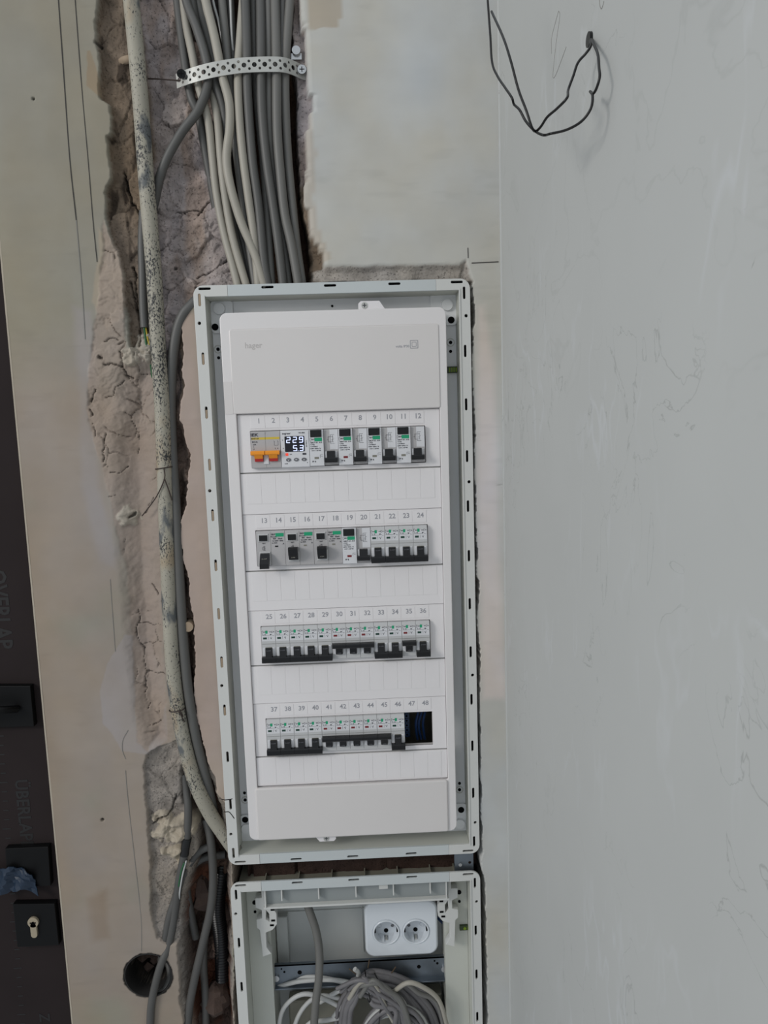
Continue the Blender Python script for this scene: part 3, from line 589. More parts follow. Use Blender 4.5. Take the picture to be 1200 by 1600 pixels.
# raised side shoulder beside the cap
g = G(); g.box(-138, -5.9, 44.5, -127.8, -5.2, 84); mk('shoulder_step', LC(g), M['cap'], cov)
for X0, X1, z0, z1, sc0 in ((31, 66, 165, 176.5, 38.5), (-55, -24, -525, -515, -37)):
    s = 1 if z0 > 0 else -1
    a, b = (z0, z1) if s > 0 else (z1, z0)
    lp = [(X0, a), (X0, b - s * 3), (X0 + 3, b), (X1 - 9, b), (X1 - 2, a + s * 1), (X1 + 1, a)] if s > 0 else [(X1, a), (X1, b - s * 3), (X1 - 3, b), (X0 + 9, b), (X0 + 2, a + s), (X0 - 1, a)]
    g = G().plate([lp], -2.5, 1.5, .5); tb_ = mk('screw_tab', LC(g), M['white'], cov)
    zc = (a + b) / 2 + s * .5; g = G().plate([circ(sc0, zc, 3.8, 18)], -3.2, -2); sc1 = mk('screw', LC(g), M['zinc'], tb_)
    g.F = []; g = G().seg(sc0 - 2.4, zc, sc0 + 2.4, zc, 1.0, -3.4).seg(sc0, zc - 2.4, sc0, zc + 2.4, 1.0, -3.45); mk('screw_slot', LC(g), M['ink'], tb_)
p1 = P(396, 540, -6.7); g = G().text('hager', 9.5, p1[0], p1[2], -6.62, .0, .1); mk('embossed_logo', LC(g), M['inkfaint'], cov)
p1 = P(629, 541.2, -6.7); g = G().text('volta IP30', 4.2, p1[0], p1[2], -6.65, 0, .1)
p2 = P(647, 538, -6.7)
for r, w in ((4.6, .7), (2.5, .6)):
    for a, b, c, e in ((-r, -r, r, -r), (r, -r, r, r), (r, r, -r, r), (-r, r, -r, -r)): g.seg(p2[0] + a, p2[2] + b, p2[0] + c, p2[2] + e, w, -6.75)
mk('printed_marking', LC(g), M['inkgrey'], cov)
mk('panel_base', LC(G().plate([rrect(-126, -446, 129, 50, 1)] + [rrect(-109.2, z_ - 23.2, 109.2, z_ + 23, .5) for z_ in ROWZ], .3, 1.8)), M['white'], cov)
bandm = []
for r, zc in enumerate(ROWZ):
    zt, zb = zc + 43.2, zc - 28.6
    ex = 109.2
    g = G().plate([rrect(-124.2, zb, 127.4, zt, .6), rrect(-ex, zc - 23.2, ex, zc + 23, .5)], -1.6, 2.0, .4)
    bd = mk('row_band', LC(g), M['white'], cov)
    g = G().plate([rrect(-111, zc - 24.6, 111, zc + 24.6, .5), rrect(-109.2, zc - 23.2, 109.2, zc + 23, .5)], 2, 6); mk('window_edge', LC(g), M['cap'], bd)
    g = G().box(-124.4, -.2, zb - 1.6, 127.6, .6, zb + .1); mk('seam', LC(g), M['seam'], bd)
    for k in range(12):
        nx0 = -108 + 18 * k; n = 12 * r + k + 1
        g = G().plate([rrect(nx0 + .1, zc + 26, nx0 + 17.9, zt - 1.4, .4)], -2.0, -1.2, .15); tg = mk('number_tag', LC(g), M['white'], cov)
        g = G().text(str(n), 8.6, nx0 + 10.4, zc + 35.0, -2.05, 0, .1); mk('number', LC(g), M['inkgrey'], tg)
    # blanking strip below the row
    nz0 = (ROWZ[r + 1] + 43.2) if r < 3 else -443
    g = G().box(-124.2, -2.6, nz0 + .5, 127.4, 1.5, zb - 1.6, .4); bs = mk('blanking_strip', LC(g), M['white'], cov)
    for k in range(13):
        x0 = -117 + 18.2 * k; zl = zb - 39.6 if r < 3 else nz0 + 3
        g = G().plate([rrect(x0 + .1, zl, x0 + 18.1, zb - 2.6, .3)], -2.9, -2.4, .12); mk('knockout', LC(g), M['white'], bs)

# ------------------------------------------------------------------ devices (origin: middle of the front, faces -y)
def F_(g): return g
Y0 = -8.5   # nose front
def nose(w, ztop=22.6, zbot=-22.4, x0=0.0, y=Y0, ch=3.0, yb=60):
    return G().prism([(yb, zbot), (y + .8, zbot), (y, zbot + .8), (y, ztop - 5), (y + ch, ztop), (yb, ztop)], x0 + .15, x0 + w - .15)
def lever_bar(g, x0, x1, z0, z1, y): return g.prism([(Y0 + 1, z0), (y + 1.2, z0), (y, z0 + 1.2), (y, z1 - 1.2), (y + 1.2, z1), (Y0 + 1, z1)], x0, x1)
def mcb(on, label):
    t = thing('circuit_breaker', label, 'circuit breaker', group=None)
    mk('body', nose(18), M['device'], t)
    g = G().plate([rrect(.6, 5.0, 17.4, 17.6, .3)], Y0 - .12, Y0 + .3); mk('front_label', g, M['devwhite'], t)
    y = Y0 - .2; g = G()
    g.seg(1.0, 15.2, 1.0, 18.6, .35, y).seg(1, 18.6, 2.0, 18.6, .35, y).seg(1, 15.2, 2, 15.2, .35, y).seg(2.2, 17, 5.4, 17, .9, y)
    g.text('+C+', 3.2, 13.6, 16.9, y, 0, .1, 1.15); g.text('C 16', 2.3, 3.8, 13.8, y, 0, .1); g.seg(1, 12.5, 11.5, 12.5, .3, y)
    g.add([(10.8, y, 14.3), (13.4, y, 14.3), (12.1, y, 12.2)], [(0, 2, 1)]); g.seg(13.6, 13.2, 15.2, 12.0, .3, y); g.seg(15.2, 12, 16.6, 12, .3, y); g.seg(9.2, 7.2, 9.2, 10.8, .25, y)
    g.seg(11.2, 10, 12.6, 7.6, .5, y).seg(12.6, 7.6, 13.4, 10.4, .4, y)
    mk('printed_marking', g, M['ink'], t)
    mk('green_logo', G().plate([rrect(5.3, 14.9, 8.2, 18.9, .6)], y - .05, y + .2), M['green'], t)
    mk('label_window', G().plate([rrect(1.4, 6.2, 8.2, 11.4, .3)], y, y + .2), M['devwhite'], t)
    mk('status_flag', G().plate([rrect(2.2, 7.5, 7.0, 10.0, .2)], y - .1, y + .2), M['red' if on else 'darkgreen'], t)
    mk('seam', G().seg(.3, 1.4, 17.7, 1.4, .5, y), M['seam'], t)
    # lever well
    g = G()
    for a, b in ((1.2, 4.6), (13.2, 16.6)): g.box(a, Y0 - .8, -15.5, b, Y0 + 1, -3.5, .4)
    mk('lever_frame', g, M['devwhite'], t)
    g = G().box(4.6, Y0 - .15, -16, 13.2, Y0 + .2, -3.2); mk('lever_slot', g, M['inner'], t)
    g = G(); yl = Y0 - 8.5
    if on:
        lever_bar(g, 0.1, 17.9, -6.6, -1.2, yl); g.prism([(Y0 - .1, -15.4), (Y0 - 3.5, -15.2), (yl + 1, -6.0), (Y0 - .1, -6.0)], 4.8, 13.0)
    else:
        lever_bar(g, 0.1, 17.9, -22.4, -14.6, yl + 1.5); g.prism([(Y0 - .1, -3.6), (Y0 - 3.0, -3.8), (yl + 2.5, -14.8), (Y0 - .1, -14.8)], 4.8, 13.0)
    lv = mk('lever', g, M['black'], t)
    g = G(); tz = -13.4 if on else -6.6; ty = (Y0 - 4.5) if on else (Y0 - 4.4)
    g.text('I-ON' if on else 'O-OFF', 2.0, 8.9, tz, ty, 0, .1, 1.1); mk('lever_marking', g, M['btn'], lv)
    return t
LX = -108.0
ORD = ['first', 'second', 'third', 'fourth', 'fifth', 'sixth', 'seventh', 'eighth', 'ninth', 'tenth', 'eleventh', 'twelfth']
ON = {30, 31, 32, 35, 41, 42, 43, 44, 45}
protos = {}
for n in list(range(21, 47)):
    r = (n - 1) // 12; k = (n - 1) % 12; on = n in ON
    lab = 'slim breaker, %s place from left in %s row, %s' % (ORD[k], ORD[r], 'lever up, red flag' if on else 'lever down, green flag')
    grp = 'slim single-pole breakers in the cabinet'
    loc = (LX + 18 * k, 0, ROWZ[r])
    if on not in protos:
        o = mcb(on, lab); o['group'] = grp; o.location = tuple(c * MM for c in loc); protos[on] = o
    else: dup(protos[on], loc, lab, grp)

def diagram(g, x, z, y, s=1.0):
    for a in [(0, 5, 0, -6), (0, 5, 4.5, 5), (-3, 2.5, 3.5, 2.5), (-3, 2.5, -3, -4), (-3, -4, 4, -4), (0, -6, 5, -6), (2.5, 4, 2.5, -4), (-4.5, -1, -3, -1), (3, 0.5, 4.6, .5), (1, -1.5, 4, -1.5)]:
        g.seg(x + a[0] * s, z + a[1] * s, x + a[2] * s, z + a[3] * s, .3, y)
    return g
def rcbo(flag, label):
    t = thing('residual_current_breaker', label, 'circuit breaker')
    g = G().prism([(60, -22.6), (Y0 - 1, -22.6), (Y0 - 1.6, -22), (Y0 - 1.6, 22.4), (60, 22.4)], .2, 17.8); mk('label_side', g, M['devwhite'], t)
    mk('switch_side', nose(18, 22.4, -22, 18, Y0 + 1.5, .5), M['devgrey'], t)
    mk('switch_side_panel', G().box(25.5, Y0 + 1.2, -3, 35.6, Y0 + 2, 22), M['devwhite'], t)
    y = Y0 - 1.75
    mk('test_button', G().box(1.8, Y0 - 3.4, 13.2, 15.6, Y0 - 1, 22.0, .7), M['black'], t)
    mk('green_logo', G().plate([rrect(6.8, 7.9, 16.2, 12.3, .4)], y, y + .3), M['green'], t)
    g = G(); g.seg(1.4, 8.2, 1.4, 12, .35, y).seg(1.4, 12, 2.6, 12, .35, y).seg(1.4, 8.2, 2.6, 8.2, .35, y).text('EKF', 2.6, 4.8, 10.1, y, 0, .1)
    g.text('ABDT-63  A10', 2.35, 8.8, 6.4, y, 0, .1).text('C16A', 2.2, 4.2, 4.0, y, 0, .1).text('I n=30mA', 2.2, 6.0, 1.6, y, 0, .1).text('230V~50Hz  N', 2.1, 7.8, -1.0, y, 0, .1).text('t 25 C -25+40', 2.0, 8.2, -3.5, y, 0, .1)
    g.text('FP B', 2.6, 5.4, -17.2, y, 0, .1); g.seg(13, -9, 13, -12.5, .3, y).seg(13, -9, 16.5, -9, .3, y).seg(14, -11, 16.5, -11, .3, y)
    mk('printed_marking', g, M['ink'], t)
    mk('status_flag', G().plate([rrect(6, -14, 11.4, -11.4, .2)], y, y + .3), M['red' if flag == 'r' else 'flaggrey'], t)
    g = diagram(G(), 26.5, 10.5, Y0 + 1.0); mk('circuit_diagram', g, M['ink'], t)
    g = G()
    for a, b in ((19.2, 21.6), (31.4, 34.2)): g.box(a, Y0, -16, b, Y0 + 2, -5, .4)
    mk('lever_frame', g, M['devwhite'], t)
    g = G(); g.prism([(Y0 + 1, -4.4), (Y0 - 3, -4.8), (Y0 - 6, -14.5), (Y0 + 1, -14.5)], 21.6, 31.4); g.prism([(Y0 + 1.4, -18.6), (Y0 - 5, -18.6), (Y0 - 6.5, -17), (Y0 - 6.5, -14), (Y0 - 5.5, -12.8), (Y0 + 1.4, -12.8)], 18.8, 34.6)
    mk('lever', g, M['black'], t); return t
base = None
for n, fl in ((5, 'g'), (7, 'r'), (9, 'g'), (11, 'g'), (19, 'r')):
    r = (n - 1) // 12; loc = (LX + 18 * ((n - 1) % 12), 0, ROWZ[r])
    lab = {5: 'two-part breaker with black test button directly right of the lit display', 7: 'two-part breaker with black test button and red flag in the top row',
           9: 'two-part breaker with black test button, second from right in the top row', 11: 'two-part breaker with black test button at the right end of the top row',
           19: 'two-part breaker with red flag in the second row beside the slim breakers'}[n]
    key = 'rc' + fl
    if key not in protos:
        o = rcbo(fl, lab); o['group'] = 'two-part residual current breakers'; o.location = tuple(c * MM for c in loc); protos[key] = o
    else: dup(protos[key], loc, lab, 'two-part residual current breakers')

def rcd(down, label):
    t = thing('residual_current_switch', label, 'circuit breaker', group='wide breakers with a broad black knob')
    mk('body', nose(36, 22.4, -22.4, 0, Y0 + .5, 1.5), M['devgrey'], t)
    y = Y0 + .3
    mk('seam', G().seg(18, -22, 18, 22, .4, y), M['seam'], t)
    mk('button_frame', G().box(2.6, Y0 - .6, 9, 15.6, Y0 + 1, 19.2, .6), M['device'], t)
    mk('test_button', G().box(4, Y0 - 2, 10.4, 14.2, Y0, 17.6, .6), M['black'], t)
    mk('green_logo', G().plate([rrect(24.5, 15.2, 34.8, 19.6, .4)], y - .1, y + .3), M['green'], t)
    g = G(); g.text('EKF', 3, 21.6, 18.0, y, 0, .1).text('PROxima', 2.0, 22, 15.0, y, 0, .1).text('40A   30mA', 2.4, 27, 12.6, y, 0, .1).text('Un 230V  50Hz', 2.2, 27.0, 9.8, y, 0, .1).text('Im 500A', 2.0, 23, 7.2, y, 0, .1).text('A', 2.6, 34, 6.0, y, 0, .1).text('TEST', 2, 9.4, 7.0, y, 0, .1)
    diagram(g, 9, 1.0, y, .5); mk('printed_marking', g, M['ink'], t)
    mk('status_flag', G().plate([rrect(23.4, 2.0, 27.2, 3.8, .2)], y - .1, y + .2), M['black' if down else 'flaggrey'], t)
    g = G()
    mk('knob_frame', g.box(3.6, Y0 - 1, -20.5 if down else -17.5, 17.4, Y0 + 1, -3.5, .8), M['device'], t)
    g = G()
    if down:
        g.prism([(Y0, -5), (Y0 - 5, -5.6), (Y0 - 14, -17), (Y0 - 14.5, -22.5), (Y0 - 11, -23.5), (Y0, -12)], 4.8, 16.2)
    else:
        g.prism([(Y0, 1.2), (Y0 - 10, 2.6), (Y0 - 13.5, .5), (Y0 - 12.5, -6.5), (Y0 - 6, -14.0), (Y0, -14.5)], 4.8, 16.2)
    kb = mk('knob', g, M['black'], t)
    g = G()
    g.text('O-OFF' if down else 'I-ON', 2.1, 10.5, -11.0 if down else -10.4, Y0 - (10.4 if down else 10.2), 0, .1, 1.1); mk('knob_marking', g, M['flaggrey'], kb)
    return t
for n, dn in ((13, True), (15, False), (17, False)):
    loc = (LX + 18 * ((n - 1) % 12), 0, ROWZ[1]); lab = {13: 'wide grey breaker with its black knob turned down, leftmost in second row', 15: 'wide grey breaker with raised black knob, middle of the three wide ones', 17: 'wide grey breaker with raised black knob, rightmost of the three wide ones'}[n]
    if ('k', dn) not in protos: o = rcd(dn, lab); o.location = tuple(c * MM for c in loc); protos[('k', dn)] = o
    else: dup(protos[('k', dn)], loc, lab, 'wide breakers with a broad black knob')

# main switch, numbers 1 and 2
t = thing('main_switch', 'grey two-pole main switch with orange and red levers at numbers 1 and 2', 'switch', (LX, 0, 0))
mk('body', nose(36.3, 22.4, -23.2, 0, Y0, 1.0), M['devgrey'], t); y = Y0 - .12
mk('yellow_stripe', G().box(.8, y, 12.2, 35.6, y + .3, 15.0), M['yellow'], t)
g = G().text('IEK', 5.4, 4.8, 18.0, y - .05, 0, .1, 1.25).text('BA47-29', 2.4, 5.2, 13.5, y - .1, 0, .1, 1.1).text('BH-32', 2.6, 5, 9.4, y, 0, .1).text('63A', 2.4, 4.6, 6.2, y, 0, .1).text('I', 2.4, 3.4, 3.4, y, 0, .1).text('O', 2.2, 3.4, .6, y, 0, .1)
for x in (29, 33.6): g.seg(x, 9, x, 4.6, .35, y).seg(x - .8, 10.4, x + .4, 9, .35, y)
g.seg(29, 4.6, 33.6, 4.6, .35, y).text('2   4', 2.2, 31.4, .8, y, 0, .1); mk('printed_marking', g, M['ink'], t)
mk('seam', G().seg(18, -23, 18, 22, .4, y), M['seam'], t)
mk('lever_frame', G().box(15.2, Y0 - 1.2, -18.5, 21.6, Y0 + .5, -6.5, .6), M['devwhite'], t)
g = G(); lever_bar(g, .2, 17.4, -6.8, -1.6, Y0 - 9); lever_bar(g, 18.2, 35.4, -6.8, -1.6, Y0 - 9); g.box(17, Y0 - 4, -5.5, 18.6, Y0, -3.2)
for a in (4.4, 22.4): g.prism([(Y0, -11.2), (Y0 - 4.5, -11.2), (Y0 - 8, -6.4), (Y0, -6.4)], a, a + 10.2)
mk('orange_lever', g, M['orange'], t)
g = G()
for a in (4.4, 22.4): g.prism([(Y0, -14.8), (Y0 - 2.6, -14.8), (Y0 - 4.5, -11.0), (Y0, -11.0)], a, a + 10.2)
mk('red_lever_base', g, M['stemred'], t)

# voltage relay, numbers 3 and 4
t = thing('voltage_relay', 'white voltage relay with lit display reading 229 over 5.3', 'relay', (LX + 36.8, 0, 0))
g = G().prism([(60, -23.4), (Y0 - 1, -23.4), (Y0 - 2, -22.6), (Y0 - 2, 21.6), (Y0 - 1, 22.4), (60, 22.4)], .2, 35.0); mk('body', g, M['devwhite'], t); y = Y0 - 2.15
mk('display', G().plate([rrect(5.2, -4.0, 29.6, 15.2, 1.0)], y - .2, y + .3, .1), M['screen'], t)
def seg7(g, x, z, w, h, ch, y):
    sg = {'2': 'abged', '9': 'abcdfg', '5': 'afgcd', '3': 'abgcd'}[ch]; hh = h / 2; sl = .5
    E_ = dict(a=(0, h, w, h), b=(w, h, w, hh), c=(w, hh, w, 0), d=(0, 0, w, 0), e=(0, 0, 0, hh), f=(0, hh, 0, h), g=(0, hh, w, hh))
    for c in sg:
        a, b, e, f = E_[c]; g.seg(x + a + b * .08, z + b, x + e + f * .08, z + f, 1.05, y)
g = G(); yy = y - .35
for i, c in enumerate('229'): seg7(g, 7.6 + i * 7.8, 7.4, 4.2, 6.4, c, yy)
for i, c in enumerate('53'): seg7(g, 15.4 + i * 7.8, -2.8, 4.2, 6.4, c, yy)
g.seg(20.9, -2.9, 21.8, -2.9, .9, yy); mk('display_digits', g, M['digit'], t)
g = G().text('evgreer', 3.4, 7.6, 18.6, y, 0, .1, 1.0).text('VA-40A', 2.4, 26.6, 19.0, y, 0, .1).text('V', 2, 2.8, 10.5, y, 0, .1).text('A', 2, 3.2, .5, y, 0, .1).text('ON', 1.8, 12, -7.2, y, 0, .1).text('RoHS', 1.6, 6, -18.6, y, 0, .1).text('+', 2.6, 32.2, -18.0, y, 0, .1).text('U max min', 1.9, 32.0, 5.4, y, -math.pi / 2, .1)
g.box(26.6, y - .1, -8.2, 31.2, y + .2, -6.0); mk('printed_marking', g, M['ink'], t)
mk('warning_light', G().plate([rrect(5.6, -8.8, 9.0, -5.6, .4)], y - .15, y + .3), M['redled'], t)
for x, s in ((9, 'v'), (18.6, '='), (28.2, '^')):
    b_ = mk('button', G().plate([[(x + 3.1 * math.cos(a), -13.8 + 2.1 * math.sin(a)) for a in np.linspace(0, 2 * math.pi, 20)[:-1]]], y - .8, y + .3, .3), M['btn'], t)
    mk('button_symbol', G().text(s, 3.4, x, -14.0 if s != '^' else -14.8, y - .9, 0, .1, 1.3), M['devwhite'], b_)

# what is seen through the empty window at numbers 47 and 48
x47 = LX + 18 * 10
t = thing('terminal_block', 'dark blue terminal block in the empty window under number 47', 'terminal', (x47, 26, ROWZ[3] - 24))
mk('block', G().box(.5, 0, 0, 9, 24, 48, .6), M['terminal'], t)
for k in range(7):
    c_ = mk('clamp', G().cyl(4.6, 4.6 + k * 6.6, 2.9, -1.2, .5, 14), M['blue'], t); mk('clamp_screw', G().cyl(4.6, 4.6 + k * 6.6, 1.5, -1.5, 0, 10), M['dark'], c_)
for i, (x, bend, w_) in enumerate(((20, 3, 'leftmost'), (25, 4, 'middle'), (30, 3, 'rightmost'))):
    z = ROWZ[3]; solo('blue_wire', G().tube([(x47 + x + bend, 34, z + 30), (x47 + x + bend * .4, 30 + i, z + 12), (x47 + x - bend, 28 + i, z - 6), (x47 + x - 1, 32, z - 30)], 1.7, 8), M['blue'],
                                     '%s of three blue wires in the window under number 48' % w_, 'wire', 'blue wires behind the empty window')

# ------------------------------------------------------------------ lower cabinet
low, L2 = cabinet(-578, -1000, 'lower white cabinet frame with open interior below the breaker cabinet', 1)
top = -578
# outer top wall seen from above, with ribs, and inner cross bar
g = G(); g.box(-160, .2, top - 11, 160, 92, top - 9); mk('top_wall', L2(g), M['inner'], low)
for x in (-123.5, -78, -33, 12, 57, 102, 135):
    g = G().box(x - .8, 4, top - 9, x + .8, 60, top - 4.5); mk('outer_rib', L2(g), M['inner'], low)
g = G(); g.box(-126, 9, -619, 126, 11, -592); mk('cross_bar', L2(g), M['bar'], low)
g = G(); g.box(-126, 2, -621.5, 126, 11, -619); mk('cross_bar_lip', L2(g), M['rail'], low)
for x in (-123.5, -101, -51, -.5, 50.5, 100.7, 122.8):
    g = G().box(x - .8, 1, -610 if abs(x) < 110 else -619, x + .8, 10, -592); mk('inner_rib', L2(g), M['rail'], low)
g = G().box(31, 3, -601, 43, 9, -592); mk('clip_block', L2(g), M['rail'], low)
for sg in (-1, 1):
    xa, xb = sorted((sg * 155, sg * (126 if sg < 0 else 124))); g = G().box(xa, 34, -1000, xb, 36, -592); mk('inner_ledge', L2(g), M['tray'], low)
    xa, xb = sorted((sg * (126 if sg < 0 else 124), sg * (124 if sg < 0 else 122))); g = G().box(xa, 34, -1000, xb, 92, -592); mk('inner_wall', L2(g), M['tray'], low)
    # latch bracket with cut-outs
    s = sg; bx = lambda a: s * a
    prof = [(131, -600), (108, -600), (108, -612), (120, -612), (120, -628), (116, -632), (112, -640), (112, -656), (118, -664), (128, -668), (128, -690), (122, -700), (134, -704), (136, -664), (140, -660), (140, -648), (132, -646), (132, -634), (140, -630), (140, -616), (131, -616)]
    g = G().plate([[(bx(a), b) for a, b in prof], [(bx(a), b) for a, b in ((126, -634), (122, -640), (122, -652), (127, -648))]], 18, 30, .4); lb = mk('latch_bracket', L2(g), M['rail'], low)
    for a, b in ((114, -606), (117, -634), (117, -650), (119, -657)):
        g = G().box(min(bx(a - 2.6), bx(a + 2.6)), 17.2, b - 1.2, max(bx(a - 2.6), bx(a + 2.6)), 19, b + 1.2 + (3 if b > -610 else 0)); mk('latch_slot', L2(g), M['dark'], lb)
    for a, b, r in ((144, -603, 4.6), (144, -633, 3.0), (144, -647, 1.9)):
        g = G().plate([circ(bx(a), b, r, 18)], 32.8, 34.2); mk('screw_hole', L2(g), M['dark'], low)
    g = G().box(min(bx(106), bx(123)), 78, -770, max(bx(106), bx(123)), 90, -690, 1); mk('side_fillet', L2(g), M['back'], low)
g = G().box(-126, 90, -1000, 126, 93, -592); bp_ = mk('back_panel', L2(g), M['back'], low)
g = G()
for z in (-668, -690): g.box(-122, 88.6, z - .6, 122, 90.2, z + .6)
g.box(4, 88.6, -760, 5, 90.2, -600); mk('panel_rib', L2(g), M['back'], low)
p = P(727, 1449, 32); g = G().box(p[0] - 8, 30, p[2] - 3.5, p[0] + 8, 34, p[2] + 3.5, .6); lv = mk('spirit_level', L2(g), M['leveld'], low)
g = G().cyl(p[0] - 1, p[2], 2.2, 29.4, 30.4, 14); g.box(p[0] + 3, 29.5, p[2] - 2, p[0] + 4, 30.2, p[2] + 2); mk('level_vial', L2(g), M['level'], lv)
# steel mounting rail
z1, z0 = -745, -776
g = G(); g.box(-133, 50, z0, 136, 51.5, z1); g.box(-133, 50, z1 - 1.2, 136, 56, z1); g.box(-133, 43, z0 - 1.5, 136, 51.5, z0 + .5); mr = mk('mounting_rail', L2(g), M['steel'], low)
for x, z, r, m_ in ((-122, -763, 4.6, 'screwm'), (122, -762, 4.8, 'screwm')):
    mk('rail_screw', L2(G().cyl(x, z, r, 47, 50.2, 18)), M[m_], mr)
for x, z, r in ((-88, -757, 3.2), (-110, -755, 1.6), (-114, -750, 1.2), (85, -758, 2.8), (112, -754, 1.8), (108, -750, 1.4)):
    mk('rail_hole', L2(G().plate([circ(x, z, r, 14)], 49.7, 50.2)), M['dark'], mr)
g = G().box(128, 40, -770, 140, 60, -745, 1); mk('rail_stop', L2(g), M['rail'], low)

# double socket
a = P(568.5, 1412, 46); b = P(685, 1491, 46); cxs = [P(603.5, 1457, 46), P(650, 1455.5, 46)]
sz = -(cxs[0][2] + cxs[1][2]) / 2
so = thing('double_socket', 'glossy white double wall socket above the steel rail in the lower cabinet', 'socket', ((a[0] + b[0]) / 2, 90, -694))
so_l = ((a[0] + b[0]) / 2, 90, -694)
def LS(g): return g.move(-so_l[0], -so_l[1], -so_l[2])
wr = 17.8
g = G().plate([rrect(a[0], b[2], b[0], a[2], 14, 8)] + [circ(c[0], c[2], wr, 32) for c in cxs], 46, 58, 3.0); mk('frame', LS(g), M['socket'], so, 60)
g = G().plate([rrect(a[0] + 3, b[2] + 3, b[0] - 3, a[2] - 3, 11, 8)], 76, 90, .5); mk('back_box', LS(g), M['socket'], so)
for c in cxs:
    cx, cz = c[0], c[2]
    g = G().plate([circ(cx, cz, wr + 1.4, 36), circ(cx, cz, wr - .8, 36)], 44.6, 72, .8); wl = mk('socket_well', LS(g), M['socket'], so, 50)
    g = G().plate([circ(cx, cz, wr, 32)], 60.5, 66); mk('well_floor', LS(g), M['well'], wl)
    for q in (-1, 1):
        mk('contact_hole', LS(G().plate([circ(cx + q * 9.5, cz, 2.5, 16)], 60, 60.8)), M['btn' if q * (cx - 60) < 0 else 'well'], wl)
        mk('contact_rim', LS(G().plate([circ(cx + q * 9.5, cz, 3.3, 18), circ(cx + q * 9.5, cz, 2.5, 18)], 59.6, 60.8)), M['well'], wl)
    mk('centre_screw', LS(G().plate([circ(cx, cz - 7.5, 3.2, 14)], 59.8, 60.8)), M['dark'], wl)
    g = G().prism([(60.5, cz - 17), (49, cz - 17), (48, cz - 16.2), (60.5, cz - 12)], cx - 12.5, cx - 3.0); g.prism([(60.5, cz - 17), (49, cz - 17), (48, cz - 16.2), (60.5, cz - 12)], cx + 3.0, cx + 12.5); mk('guide_wedge', LS(g), M['well'], wl)
    mk('earth_clip', LS(G().box(cx - 1.6, 52, cz - 17.2, cx + 1.6, 60, cz - 15)), M['zinc'], wl)
    for q in (-1, 1): mk('side_notch', LS(G().box(cx + q * 16.2 - 1.3, 49, cz - 2.6, cx + q * 16.2 + 1.3, 58, cz + 3)), M['dark'], wl)

